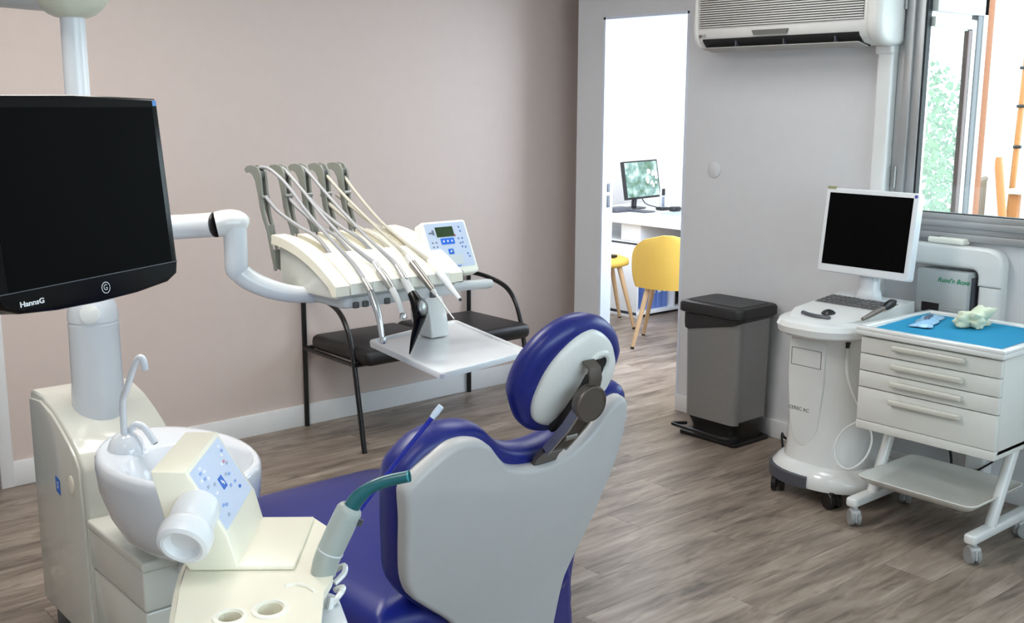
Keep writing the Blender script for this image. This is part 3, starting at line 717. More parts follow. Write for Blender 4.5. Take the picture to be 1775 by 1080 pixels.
sub(du, dr, 'handle_recess', cream, lambda b: lathe(b, [(0, 0), (.022, 0), (.022, .003), (.017, .005), (0, .004)], 20, frame((CX0 - .004, -1.70, .545), -EY, EZ, -EX), sx=1.0, sy=1.25))
# lower box towards the chair
def lbox(b):
    box(b, (-3.332, -2.165, .335), (-3.03, -1.79, .455), .008, 3)
part(du, 'bowl_support', cabinet_pl, lbox)
part(du, 'support_cover', cabinet_pl, lambda b: box(b, (-3.335, -2.172, .442), (-3.02, -1.785, .470), .008, 3))
part(du, 'support_base', cabinet_pl, lambda b: box(b, (-3.330, -2.160, .10), (-3.04, -1.8, .332), .008))
part(du, 'plinth', slate, lambda b: box(b, (-3.31, -1.80, 0), (-3.08, -1.38, .085), .005))
def pillar(b): lathe(b, [(.0735, .60), (.0735, .76), (.0705, .80), (.069, .95), (.070, .968), (.067, .971), (.067, .974), (.070, .977), (.069, 1.0), (.062, 1.03), (.046, 1.055), (.03, 1.064)], 40, Matrix.Translation((-3.205, -1.575, 0)))
part(du, 'column', cool_pl, pillar)
part(du, 'column_cap', white_pl, lambda b: lathe(b, [(.028, 0), (.028, .004), (.024, .006), (0, .006)], 24, along((-3.235, -1.637, 1.004), (-3.29, -1.73, 1.03))))
part(du, 'upper_column', cool_pl, lambda b: lathe(b, [(.045, 1.05), (.045, 1.34), (.036, 1.36), (.0335, 1.40), (.0325, 1.83)], 28, Matrix.Translation((-3.205, -1.575, 0))))
# bowl
BCX, BCY = -3.225, -2.16
def bowl(b):
    def el(a, bb, z, dy=0, n=48):
        out = []
        for k in range(n):
            t = 2 * PI * k / n; out.append(Vector((BCX + a * math.cos(t), BCY + dy + bb * math.sin(t) * (1.0 if math.sin(t) < 0 else 1.04), z)))
        return out
    rings = [el(.05, .07, .476), el(.09, .13, .490), el(.135, .19, .53), el(.162, .235, .585), el(.178, .262, .645), el(.182, .272, .695), el(.180, .27, .718), el(.172, .262, .728), el(.162, .252, .728)]
    rings += [el(.150, .17, .725, -.065), el(.143, .158, .717, -.068), el(.13, .14, .67, -.07), el(.10, .11, .62, -.07), el(.05, .055, .596, -.07), el(.018, .018, .592, -.07)]
    loft(b, rings)
bw = part(du, 'spittoon_bowl', ceramic, bowl, ang=60)
sub(du, bw, 'drain', steel, lambda b: lathe(b, [(0, .592), (.018, .592), (.017, .5955), (0, .5955)], 20, Matrix.Translation((BCX, BCY - .07, 0))))
fa = part(du, 'faucet_base', ceramic, lambda b: lathe(b, [(.046, .715), (.046, .727), (.039, .748), (.027, .763), (.014, .769)], 28, Matrix.Translation((-3.305, -2.035, 0)), sx=1, sy=1.1))
sub(du, fa, 'cup_filler_spout', ceramic, lambda b: tube(b, [(-3.31, -2.04, .745), (-3.31, -2.045, .85), (-3.309, -2.075, .893), (-3.303, -2.115, .955), (-3.296, -2.133, .979), (-3.29, -2.142, .975), (-3.287, -2.144, .95)], .0085, 12, 5))
sub(du, fa, 'rinse_spout', ceramic, lambda b: tube(b, [(-3.30, -2.03, .755), (-3.290, -2.046, .784), (-3.279, -2.058, .791), (-3.266, -2.070, .778), (-3.250, -2.086, .743)], .0088, 12, 5))
sub(du, fa, 'spout_mouth', dark_in, lambda b: tube(b, [(-3.2502, -2.0858, .7436), (-3.2493, -2.0868, .7412)], .006, 12))

# =================================================================== monitor on the unit
dm = thing('unit_monitor', 'black glossy flat monitor hanging over the dental unit', 'monitor', (-3.58, -2.68, 1.23))
mBR, mTR, mBL = Vector((-3.41, -2.601, 1.277)), Vector((-3.378, -2.554, 1.573)), Vector((-3.771, -2.787, 1.279))
U = (mBR - mBL); U.z = 0; WD = U.length; U.normalize()
Vd = (mTR - mBR); HT = Vd.length; Vd = (Vd - U * Vd.dot(U)).normalized(); N = U.cross(Vd)      # towards the room
O = mBL.copy(); O.z = 1.278
def outl():
    P = []
    P += [(-.022, HT + .012), (-.018, HT + .0205), (WD * .5, HT + .0225), (WD + .012, HT + .0165), (WD + .017, HT + .012)]
    P += [(WD + .018, HT * .5), (WD + .018, -.005), (WD + .012, -.026), (WD * .96, -.0385), (WD * .75, -.046), (WD * .5, -.0485), (WD * .25, -.046), (.02, -.0385), (-.013, -.026), (-.022, -.005), (-.0225, HT * .5)]
    return [Vector(p) for p in P]
def shape(b):
    prism(b, outl(), O, U, Vd, N, -.045, .012, .006, 3)
cs = part(dm, 'casing', black_gl, shape)
sub(dm, cs, 'screen', screen_bl, lambda b: prism(b, [(0, 0), (WD, 0), (WD, HT), (0, HT)], O, U, Vd, N, .0105, .0125))
def bz(b): prism(b, [(-.019, -.0008), (WD + .0165, -.0008), (WD + .0165, -.0022), (-.019, -.0022)], O, U, Vd, N, .011, .0126)
sub(dm, cs, 'chin_seam', slate, bz)
text_mesh('HaππsG'.replace('π', 'n'), .0125, frame(O + U * .046 + Vd * -.0235 + N * .0122, U, Vd, N), dm, cs, 'lettering', text_w, sx=1.3, bold=.0003)
bd = sub(dm, cs, 'badge_ring', satin, lambda b: lathe(b, [(.0092, 0), (.0108, 0), (.0108, .0015), (.0092, .0015)], 28, frame(O + U * .218 + Vd * -.024 + N * .0118, U, Vd, N), cap0=False, cap1=False))
text_mesh('G', .0155, frame(O + U * .218 + Vd * -.024 + N * .0122, U, Vd, N), dm, cs, 'badge_letter', satin)
sub(dm, cs, 'blue_sticker', mat('sticker_blue', (70, 140, 214), .4), lambda b: prism(b, [(WD + .002, HT + .002), (WD + .0125, HT + .002), (WD + .0125, HT + .0125), (WD + .002, HT + .0125)], O, U, Vd, N, .0118, .0123))
text_mesh('HG281D', .0075, frame(O + U * -.0 + Vd * (HT + .010) + N * .0122, U, Vd, N), dm, cs, 'model_lettering', text_d)
mc = O + U * WD * .5 + Vd * HT * .5
part(dm, 'mount_plate', cool_pl, lambda b: prism(b, [(WD * .5 - .05, HT * .5 - .05), (WD * .5 + .05, HT * .5 - .05), (WD * .5 + .05, HT * .5 + .05), (WD * .5 - .05, HT * .5 + .05)], O, U, Vd, N, -.045, -.065, .003))
part(dm, 'support_arm', cool_pl, lambda b: tube(b, [mc - N * .06, mc - N * .14, Vector((-3.42, -2.1, 1.47)), Vector((-3.25, -1.70, 1.49)), Vector((-3.205, -1.575, 1.49))], .02, 12, 4))
part(dm, 'pole_clamp', cool_pl, lambda b: lathe(b, [(.034, 1.45), (.043, 1.455), (.043, 1.53), (.034, 1.535)], 24, Matrix.Translation((-3.205, -1.575, 0))))

# =================================================================== operating lamp arm on top of the pole
la = thing('operating_lamp', 'white operating lamp arm on the pole above the monitor', 'lamp', (-3.205, -1.575, 1.81))
LD = Vector((-.74, .63, .0)).normalized()
def hub(b):
    C = Vector((-3.205, -1.575, 0))
    lathe(b, [(.034, 1.812), (.044, 1.813), (.062, 1.821), (.08, 1.836), (.094, 1.856), (.10, 1.88), (.098, 1.91), (.08, 1.94), (.04, 1.955)], 36, Matrix.Translation(C))
part(la, 'hub', mat('lamp_cream_plastic', (206, 208, 190), .3), hub)
def larm(b):
    A = Vector((-3.205, -1.575, 1.885)); rings = []
    sd = Vector((-LD.y, LD.x, 0))
    for t, hgt, wdt in ((-.02, .064, .085), (.1, .062, .08), (.3, .055, .07), (.6, .05, .06), (.75, .04, .05)):
        c = A + LD * t + EZ * (.05 * t + .003)
        rings.append([c + sd * wdt * math.cos(a) + EZ * hgt * math.sin(a) for a in [2 * PI * k / 24 for k in range(24)]])
    loft(b, rings)
part(la, 'arm', grey_pl, larm)
E1 = Vector((-3.205, -1.575, 1.925)) + LD * .72
part(la, 'lamp_post', cool_pl, lambda b: tube(b, [E1, E1 + V(-.02, -.05, .12), E1 + V(-.05, -.25, .2)], .02, 12, 4))
part(la, 'lamp_head', cool_pl, lambda b: lathe(b, [(.03, 0), (.1, .02), (.14, .06), (.145, .09), (.13, .09), (.06, .05)], 30, along(E1 + V(-.05, -.25, .2), E1 + V(.1, -.5, .05))))

# =================================================================== instrument delivery unit
dl = thing('instrument_delivery_unit', 'cream instrument console with five hose whips on a curved white arm', 'delivery unit', (-2.47, -1.9, 1.0))
part(dl, 'horizontal_arm', cool_pl, lambda b: tube(b, [(-3.205, -1.575, 1.228), (-2.98, -1.69, 1.237), (-2.915, -1.775, 1.246)], [.036, .035, .035], 24, 5))
part(dl, 'arm_joint', black_pl, lambda b: tube(b, [(-2.9155, -1.774, 1.246), (-2.912, -1.778, 1.2465)], .0362, 24))
def elbow(b): tube(b, [(-2.912, -1.778, 1.2465), (-2.893, -1.787, 1.250), (-2.874, -1.793, 1.2515), (-2.856, -1.798, 1.250), (-2.840, -1.802, 1.246), (-2.831, -1.804, 1.243), (-2.827, -1.805, 1.241)], [.0365, .0375, .0375, .035, .029, .021, .008], 24, 4)
part(dl, 'elbow', white_pl, elbow)
part(dl, 'vertical_arm', cool_pl, lambda b: tube(b, [(-2.866, -1.80, 1.24), (-2.866, -1.80, 1.17), (-2.866, -1.80, 1.118), (-2.862, -1.80, 1.106), (-2.852, -1.80, 1.098)], [.0335, .0335, .0335, .028, .014], 28, 2))
def lowarm(b):
    P = catmull([(-2.872, -1.795, 1.125), (-2.84, -1.81, 1.088), (-2.79, -1.835, 1.058), (-2.72, -1.86, 1.036), (-2.62, -1.885, 1.026), (-2.50, -1.90, 1.024), (-2.40, -1.90, 1.024)], 5); R = [.030, .031, .029, .0255, .022, .020, .018]
    rr = []
    for i in range(6): rr += [R[i] + (R[i + 1] - R[i]) * k / 5 for k in range(5)]
    tube(b, P, rr + [R[-1]], 24)
part(dl, 'curved_arm', cool_pl, lowarm)
XL, XR = -2.672, -2.268
def P_(t):   # cover profile y,z from the back edge to the front lip
    return Vector((-1.715 - .36 * t, 1.196 - .012 * t - .102 * t ** 2.1))
cov = [P_(k / 10) for k in range(11)]
def cover(b):
    for xa, xb, thk in ((XL - .038, XL + .012, 0), (XR - .018, XR - .0 + .02, 0)):
        pass
    n = 10; rings = []
    def ring(x, sink=0): return [Vector((x, p.x, p.y - sink)) for p in cov] + [Vector((x, cov[-1].x, cov[-1].y - .026)), Vector((x, cov[-1].x + .03, cov[-1].y - .03))] + [Vector((x, p.x + .004, p.y - .026)) for p in reversed(cov[:-1])]
    loft(b, [ring(XL - .036), ring(XL + .004)]); loft(b, [ring(XR - .012), ring(XR + .01)])
part(dl, 'side_rail', cream, lambda b: loft(b, [[Vector((x, p.x, p.y)) for p in cov] + [Vector((x, cov[-1].x, cov[-1].y - .028)), Vector((x, cov[-1].x + .02, cov[-1].y - .03))] + [Vector((x, p.x + .004, p.y - .028)) for p in reversed(cov[:-1])] for x in (XL - .034, XL + .012)]))
part(dl, 'side_rail', cream, lambda b: loft(b, [[Vector((x, p.x, p.y)) for p in cov] + [Vector((x, cov[-1].x, cov[-1].y - .028)), Vector((x, cov[-1].x + .02, cov[-1].y - .03))] + [Vector((x, p.x + .004, p.y - .028)) for p in reversed(cov[:-1])] for x in (XR - .036, XR + .012)]))
# five ribs between the hose slots over the back, front flap panels over the front
XS = [-2.632, -2.56, -2.488, -2.423, -2.352]
edges = [XL + .012] + [x_ for s in XS for x_ in (s - .013, s + .013)] + [XR - .036]
for k in range(0, 12, 2):
    a, b_ = edges[k], edges[k + 1]
    if b_ - a > .004:
        part(dl, 'rib', cream, lambda b, a=a, b_=b_: loft(b, [[Vector((x, p.x, p.y - .004)) for p in cov[:8]] + [Vector((x, p.x, p.y - .05)) for p in reversed(cov[:8])] for x in (a, b_)]))
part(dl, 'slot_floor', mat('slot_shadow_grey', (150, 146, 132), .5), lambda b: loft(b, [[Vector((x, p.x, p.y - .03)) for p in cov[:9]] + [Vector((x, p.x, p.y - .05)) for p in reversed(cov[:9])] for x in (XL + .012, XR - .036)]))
fl = [XL + .014, -2.583, -2.517, -2.452, -2.386, XR - .038]
for a, b_ in zip(fl[:-1], fl[1:]):
    part(dl, 'front_flap', cream2, lambda b, a=a, b_=b_: loft(b, [[Vector((x, p.x, p.y + .004)) for p in cov[6:]] + [Vector((x, cov[-1].x - .004, cov[-1].y - .026)), Vector((x, cov[-1].x + .012, cov[-1].y - .03))] + [Vector((x, p.x, p.y - .014)) for p in reversed(cov[6:-1])] for x in (a + .0008, b_ - .0008)]))
def under(b):
    prism(b, [(-1.735, 1.165), (-1.735, 1.05), (-1.80, 1.035), (-2.05, 1.04), (-2.068, 1.055), (-2.02, 1.085), (-1.85, 1.14)], (0, 0, 0), EY, EZ, EX, XL - .02, XR + .0, .006)
part(dl, 'lower_housing', cabinet_pl, under)
part(dl, 'bottom_tray', grey_pl, lambda b: prism(b, rpoly([(XL - .0, -2.058), (XL - .0, -1.80), (XR, -1.80), (XR, -2.058)], .03), (0, 0, 0), EX, EY, EZ, 1.012, 1.044, .006))
for x_ in (-2.632, -2.60, -2.525, -2.435, -2.36):
    part(dl, 'hose_clip', whip_d, lambda b, x_=x_: box(b, (x_ - .009, -2.067, 1.012), (x_ + .009, -2.05, 1.03), .003))
# whips
wx = [-2.69, -2.61, -2.54, -2.47, -2.40]
for k, x in enumerate(wx):
    def wh(b, x=x):
        for s in (-.009, .009):       # two cheeks
            pts = [(-1.558, 1.374), (-1.548, 1.384), (-1.565, 1.395), (-1.60, 1.399), (-1.632, 1.394), (-1.646, 1.378), (-1.650, 1.36), (-1.657, 1.30), (-1.668, 1.25), (-1.682, 1.22), (-1.708, 1.14), (-1.726, 1.09), (-1.718, 1.085), (-1.700, 1.13), (-1.676, 1.205), (-1.656, 1.235), (-1.640, 1.268), (-1.630, 1.31), (-1.615, 1.352), (-1.598, 1.370), (-1.578, 1.377)]
            prism(b, pts, (x + s, 0, 0), EY, EZ, EX, -.003, .003)
        box(b, (x - .009, -1.690, 1.19), (x + .009, -1.680, 1.222)); box(b, (x - .009, -1.722, 1.09), (x + .009, -1.706, 1.15))
    wp = part(dl, 'whip', whip_m, wh)
    sub(dl, wp, 'roller', whip_d, lambda b, x=x: tube(b, [(x - .009, -1.63, 1.37), (x + .009, -1.63, 1.37)], .017, 16))
    sub(dl, wp, 'pin', satin, lambda b, x=x: tube(b, [(x - .013, -1.655, 1.305), (x + .013, -1.655, 1.305)], .006, 10))
RET = [[(-2.69, -1.659, 1.305), (-2.677, -1.707, 1.265), (-2.657, -1.782, 1.228), (-2.635, -1.865, 1.195), (-2.63, -1.946, 1.140)],
 [(-2.61, -1.638, 1.307), (-2.6, -1.698, 1.267), (-2.586, -1.784, 1.223), (-2.572, -1.867, 1.194), (-2.56, -1.944, 1.140)],
 [(-2.54, -1.653, 1.297), (-2.534, -1.72, 1.258), (-2.522, -1.808, 1.218), (-2.505, -1.896, 1.183), (-2.487, -1.943, 1.140)],
 [(-2.47, -1.614, 1.298), (-2.467, -1.671, 1.265), (-2.456, -1.781, 1.216), (-2.44, -1.89, 1.182), (-2.423, -1.946, 1.138)],
 [(-2.4, -1.592, 1.293), (-2.398, -1.676, 1.261), (-2.390, -1.771, 1.220), (-2.37, -1.89, 1.18), (-2.352, -1.945, 1.138)]]
for k, pth in enumerate(RET):
    part(dl, 'return_hose', hose_m if k < 3 else hose_c, lambda b, pth=pth: tube(b, pth, .0058, 10, 5))
# handle bar right
part(dl, 'handle_bar', grey_pl, lambda b: tube(b, [(-2.30, -2.0, 1.028), (-2.10, -2.0, 1.020), (-2.083, -2.0, 1.0195)], [.0165, .016, .013], 16))
# keypad
kp = part(dl, 'keypad_body', cream2, lambda b: prism(b, rpoly([(-2.305, 0), (-2.13, 0), (-2.13, .178), (-2.305, .178)], .012), (0, -2.002, 1.064), EX, Vector((0, .44, .898)), Vector((0, .898, -.44)), 0, .042, .006))
kO = Vector((-2.2175, -2.002, 1.064)); kU = EX; kV = Vector((0, .44, .898)).normalized(); kN = Vector((0, -.898, .44)).normalized()
def kpl(name, m, u0, u1, v0, v1, h=.0012, r=.0):
    return sub(dl, kp, name, m, lambda b: prism(b, rpoly([(u0, v0), (u1, v0), (u1, v1), (u0, v1)], r) if r else [(u0, v0), (u1, v0), (u1, v1), (u0, v1)], kO, kU, kV, kN, -.0008, h))
kpl('membrane', panel_bl, -.078, .078, .022, .170, .0006, .006)
kpl('lcd_display', lcd_m, -.040, .028, .124, .157, .0016)
kpl('blue_keys', mat('bright_blue_keys', (38, 110, 220), .4), -.030, .022, .099, .119, .0016, .002)
for q in (-.02, -.004, .012): kpl('key_symbol', text_w, q - .003, q + .003, .106, .112, .002)
kpl('logo', logo_blue, -.012, .008, .066, .083, .0016, .002); kpl('logo_mark', text_w, -.0055, -.001, .0715, .0755, .0019); kpl('logo_mark', text_w, -.002, .0025, .074, .078, .0019)
kpl('touch_pad', mat('pale_grey_pad', (204, 210, 212), .4), -.034, .036, .030, .062, .0014, .002)
kpl('blue_stripe', key_bl, -.024, .022, .0235, .0268, .0014)
kpl('red_light', red_m, .028, .033, .1245, .1285, .002)
kpl('brand_print', key_gr, -.068, -.049, .136, .142, .001); kpl('brand_print', key_gr, -.055, -.047, .132, .149, .001)
for u_ in (-.066, -.052): 
    for v_ in (.104, .090, .076): kpl('key_symbol', key_gr if v_ > .08 else key_bl, u_, u_ + .006, v_, v_ + .006, .001)
for u_, v_ in ((.05, .150), (.052, .136), (.038, .112), (.052, .112), (.04, .096), (.05, .098), (.044, .084), (.056, .082), (.058, .06), (.062, .05)): kpl('key_symbol', key_bl, u_, u_ + .006, v_, v_ + .006, .001)
part(dl, 'keypad_bracket', black_pl, lambda b: box(b, (-2.29, -2.01, 1.035), (-2.20, -1.94, 1.075), .006))
# tray
TZ = .855
def tray(b):
    Q = [(-2.450, -1.835), (-2.53, -2.33), (-2.15, -2.265), (-2.03, -1.74)]
    def ring(d, z, r=.025):
        c = sum((Vector(p) for p in Q), Vector((0, 0))) / 4
        return [Vector((p.x, p.y, z)) for p in rpoly([c + (Vector(p) - c) * (1 + d / .27) for p in Q], r)]
    loft(b, [ring(-.02, TZ - .022), ring(-.002, TZ - .018), ring(0, TZ - .004), ring(-.002, TZ), ring(-.018, TZ), ring(-.022, TZ - .005)])
ty = part(dl, 'tray', mat('translucent_white_tray', (226, 230, 234), .12, coat=.4), tray)
part(dl, 'tray_bracket', white_pl, lambda b: prism(b, rpoly([(-1.82, 1.02), (-1.88, 1.02), (-1.93, .92), (-1.94, .852), (-1.86, .852), (-1.82, .90)], .012), (0, 0, 0), EY, EZ, EX, -2.275, -2.205, .006))

# ---- the five instruments, each with its hose
HOSE = [[(-2.69, -1.615, 1.388), (-2.69, -1.640, 1.394), (-2.683, -1.683, 1.388), (-2.671, -1.758, 1.346), (-2.656, -1.85, 1.268), (-2.638, -1.95, 1.196), (-2.619, -2.026, 1.138), (-2.617, -2.08, 1.098)],
 [(-2.61, -1.6, 1.389), (-2.608, -1.633, 1.383), (-2.603, -1.721, 1.33), (-2.596, -1.842, 1.25), (-2.582, -1.947, 1.186), (-2.56, -2.001, 1.15), (-2.548, -2.033, 1.131)],
 [(-2.54, -1.593, 1.39), (-2.537, -1.638, 1.381), (-2.527, -1.758, 1.303), (-2.515, -1.895, 1.22), (-2.502, -1.983, 1.168), (-2.488, -2.025, 1.138), (-2.483, -2.053, 1.119)],
 [(-2.47, -1.582, 1.383), (-2.467, -1.62, 1.374), (-2.458, -1.728, 1.305), (-2.445, -1.866, 1.227), (-2.430, -1.965, 1.170), (-2.42, -1.994, 1.148), (-2.418, -2.014, 1.133)],
 [(-2.4, -1.567, 1.38), (-2.399, -1.615, 1.371), (-2.396, -1.713, 1.301), (-2.388, -1.838, 1.221), (-2.370, -1.962, 1.158), (-2.354, -2.012, 1.130), (-2.35, -2.036, 1.118)]]
DEL = [V(-.017, -.026, .005), V(-.048, -.072, .013), V(-.043, -.061, .012), V(-.058, -.081, .016), V(-.04, -.056, .011)]
G5 = 'instruments hanging over the console front'
def hp(name, label, k, hm=hose_m, r=.0065):
    global KK
    KK = k
    t = thing(name, label, 'dental instrument', HOSE[k][-1], 0, G5)
    part(t, 'hose', hm, lambda b: tube(b, HOSE[k], [r * .8] * (len(HOSE[k]) - 2) + [r * 1.05, r * 1.15], 10, 5))
    return t
def ipart(root, name, m, fn): bm = NB(); fn(bm); bm.transform(Matrix.Translation(DEL[KK])); return finish(bm, name, m, root)
def isub(root, pr, name, m, fn): bm = NB(); fn(bm); bm.transform(Matrix.Translation(DEL[KK])); return finish(bm, name, m, root, pr)
t = hp('dental_turbine', 'polished steel turbine handpiece, leftmost of the five instruments', 0)
ipart(t, 'coupling', satin, lambda b: tube(b, [(-2.6, -2.051, 1.093), (-2.6, -2.075, 1.074), (-2.6, -2.09, 1.06)], [.0085, .0095, .0105], 14, 3))
ipart(t, 'body', steel, lambda b: tube(b, [(-2.6, -2.09, 1.06), (-2.6, -2.112, 1.026), (-2.6, -2.126, 1.0), (-2.6, -2.137, .965), (-2.6, -2.144, .937)], [.0112, .0108, .0095, .0085, .0075], 14, 4))
ipart(t, 'head', steel, lambda b: lathe(b, [(.008, .922), (.0098, .924), (.0098, .936), (.0085, .940)], 16, Matrix.Translation((-2.6, -2.150, 0))))
t = hp('dental_contra_angle', 'steel contra-angle handpiece, second instrument from the left', 1)
ipart(t, 'coupling', steel, lambda b: tube(b, [(-2.5, -1.958, 1.120), (-2.5, -1.985, 1.098)], [.008, .0105], 14, 2))
ipart(t, 'motor', satin, lambda b: tube(b, [(-2.5, -1.985, 1.099), (-2.5, -2.02, 1.076), (-2.5, -2.048, 1.053)], [.0115, .0125, .011], 14, 3))
ipart(t, 'body', grey_pl, lambda b: tube(b, [(-2.5, -2.048, 1.053), (-2.5, -2.068, 1.034), (-2.5, -2.083, 1.015), (-2.5, -2.095, .99)], [.0105, .0095, .008, .0075], 14, 4))
ipart(t, 'head', steel, lambda b: lathe(b, [(.0075, .974), (.011, .976), (.011, .982), (.008, .99)], 16, Matrix.Translation((-2.5, -2.102, 0))))
t = hp('curing_light_handpiece', 'instrument with black pointed tip and round lens, middle of the five', 2)
ipart(t, 'coupling', satin, lambda b: tube(b, [(-2.44, -1.989, 1.108), (-2.44, -2.028, 1.074)], [.0085, .0115], 14, 2))
ipart(t, 'button', steel, lambda b: lathe(b, [(.0, 0), (.006, 0), (.006, .003), (0, .0045)], 12, along((-2.44, -2.038, 1.0765), (-2.44, -2.046, 1.0855))))
ipart(t, 'body', grey_pl, lambda b: tube(b, [(-2.44, -2.028, 1.074), (-2.44, -2.045, 1.056), (-2.44, -2.07, 1.032)], [.0118, .0125, .013], 14, 2))
blk = ipart(t, 'black_tip', black_gl, lambda b: tube(b, [(-2.44, -2.066, 1.036), (-2.44, -2.082, 1.020), (-2.44, -2.098, .998), (-2.44, -2.102, .975), (-2.44, -2.092, .945), (-2.44, -2.07, .90), (-2.44, -2.05, .853)], [.0135, .017, .022, .0205, .014, .009, .002], 18, 4))
LC = Vector((-2.442, -2.112, 1.0)); LN = Vector((.30, -.9, .28)).normalized()
isub(t, blk, 'lens_ring', black_gl, lambda b: lathe(b, [(0, 0), (.024, 0), (.025, .006), (.024, .012), (.018, .0125)], 24, along(LC - LN * .004, LC + LN)))
isub(t, blk, 'lens', satin, lambda b: lathe(b, [(0, .0), (.019, 0), (.019, .009), (.015, .0115), (0, .0125)], 24, along(LC, LC + LN)))
t = hp('ultrasonic_scaler', 'ribbed steel scaler with thin white tip, fourth instrument from left', 3, hose_c)
ipart(t, 'collar', grey_pl, lambda b: tube(b, [(-2.36, -1.931, 1.121), (-2.36, -1.957, 1.104)], [.0085, .0115], 14, 2))
ipart(t, 'grip', mat('ribbed_dark_steel', (132, 128, 124), .3, metal=.8), lambda b: tube(b, [(-2.36, -1.957, 1.104), (-2.36, -2.0, 1.076), (-2.36, -2.06, 1.036)], [.0115, .0115, .0095], 14, 2))
ipart(t, 'nose', grey_pl, lambda b: tube(b, [(-2.36, -2.06, 1.036), (-2.36, -2.075, 1.025)], [.0085, .006], 12))
ipart(t, 'tip', white_pl, lambda b: tube(b, [(-2.36, -2.074, 1.026), (-2.36, -2.10, 1.008), (-2.36, -2.135, .982), (-2.36, -2.16, .966)], [.0045, .003, .0022, .0018], 10, 4))
t = hp('air_water_syringe', 'slim pale grey syringe handpiece, rightmost of the five instruments', 4, hose_c)
ipart(t, 'collar', cream2, lambda b: tube(b, [(-2.31, -1.976, 1.111), (-2.31, -2.022, 1.081)], [.009, .0125], 14, 2))
ipart(t, 'body', cool_pl, lambda b: tube(b, [(-2.31, -2.022, 1.081), (-2.31, -2.05, 1.062), (-2.31, -2.09, 1.034), (-2.31, -2.125, 1.012)], [.012, .0115, .0085, .0058], 14, 3))
ipart(t, 'nozzle', black_pl, lambda b: tube(b, [(-2.31, -2.1245, 1.0125), (-2.31, -2.129, 1.0095)], .0048, 12))

# =================================================================== assistant console in the foreground
asx = thing('assistant_console', 'cream assistant console with pale blue button panel and white knob', 'control console', (-3.6, -3.2, .85))
D0 = Vector((-3.657, -3.209, 0)); e1 = Vector((.78, -.6258, 0)).normalized(); e2 = Vector((.6258, .78, 0)).normalized()
def L3(a, b_, z): return D0 + e1 * a + e2 * b_ + EZ * z
hprof = [(-.050, 1.057), (0, 1.057), (.058, .957), (.070, .909), (.154, .909), (.154, .902), (-.0, .902), (-.022, .93)]
hd_ = part(asx, 'housing', cream, lambda b: prism(b, hprof, D0, e1, EZ, e2, 0, .20, .0035, 3))
pa, pb = Vector((0, 1.057)), Vector((.058, .957)); pd = (pb - pa); PLn = pd.length; pd.normalize()
pV = (e1 * pd.x + EZ * pd.y).normalized(); pU = e2; pN = pU.cross(pV)
if pN.z < 0: pN = -pN
pO = L3(0, 0, 1.057)
def pan(name, m, u0, u1, v0, v1, h=.0012, r=0.):
    return sub(asx, hd_, name, m, lambda b: prism(b, rpoly([(u0, v0), (u1, v0), (u1, v1), (u0, v1)], r) if r else [(u0, v0), (u1, v0), (u1, v1), (u0, v1)], pO, pU, pV, pN, -.001, h))
pan('membrane', mat('blue_white_membrane', (204, 217, 240), .3), .009, .19, .007, PLn - .006, .0006, .003)
pan('logo', logo_blue, .086, .108, .049, .069, .0014, .001); pan('logo_mark', text_w, .093, .098, .0545, .0600, .0018); pan('logo_mark', text_w, .0975, .102, .058, .0635, .0018)
pale_bl = mat('pale_blue_print', (140, 172, 226), .4); pale_gr = mat('pale_grey_print', (172, 184, 206), .4); pale_rd = mat('pale_red_print', (206, 140, 160), .4)
for u_, v_, m_ in ((.165, .017, panel_wh), (.168, .026, key_bl), (.155, .03, panel_wh), (.15, .04, red_m), (.158, .046, key_gr), (.135, .04, panel_wh), (.14, .06, key_bl), (.128, .056, key_gr), (.12, .074, key_bl), (.145, .076, key_bl), (.15, .088, logo_blue), (.05, .015, panel_wh), (.042, .021, key_bl), (.06, .024, panel_wh), (.046, .032, key_bl), (.058, .036, panel_wh), (.04, .044, key_gr), (.066, .05, key_gr), (.055, .062, panel_wh), (.05, .082, key_bl), (.062, .086, key_bl), (.048, .098, key_gr), (.03, .03, panel_wh)):
    pan('button', {key_bl: pale_bl, key_gr: pale_gr, red_m: pale_rd}.get(m_, m_), u_ - .0048, u_ + .0048, v_ - .0022, v_ + .0022, .0016, .001)
# holder plate with notches and holes
def plate_poly():
    P = [(-.012, .11), (-.012, .03), (.0, -.06), (.022, -.17), (.04, -.26), (.225, -.26), (.219, -.20), (.217, -.165), (.2085, -.075)]
    P += [(.214, -.03), (.2135, -.012)]
    P += [(.196, -.006), (.188, .008), (.19, .024), (.206, .036)]      # notch of the big suction
    P += [(.203, .075), (.196, .082), (.19, .094), (.194, .104), (.202, .108)]
    P += [(.196, .15), (.150, .215), (.05, .2), (.0, .17)]
    return P
zp = .9015
def holes(a, bb, r1, r2, n=16): return [(a + r1 * math.cos(2 * PI * k / n), bb + r2 * math.sin(2 * PI * k / n)) for k in range(n)]
def plate(b):
    O2 = plate_poly(); H = [holes(.092, -.150, .016, .017), holes(.142, -.128, .0175, .021)]
    import mathutils.geometry as mg
    for zz, up in ((zp, True), (zp - .012, False)):
        loops = [[Vector((p[0], p[1], 0)) for p in O2]] + [[Vector((p[0], p[1], 0)) for p in h] for h in H]
        tris = mg.tessellate_polygon(loops); flat = [p for l in loops for p in l]
        vs_ = [b.verts.new(L3(p.x, p.y, zz)) for p in flat]
        for t_ in tris:
            try: b.faces.new([vs_[i] for i in t_])
            except ValueError: pass
    def wall(loop, z0, z1):
        n_ = len(loop); A = [b.verts.new(L3(p[0], p[1], z0)) for p in loop]; B = [b.verts.new(L3(p[0], p[1], z1)) for p in loop]
        for i in range(n_): b.faces.new((A[i], A[(i + 1) % n_], B[(i + 1) % n_], B[i]))
    wall(O2, zp, zp - .012)
    for h in H: wall(h, zp, zp - .04)
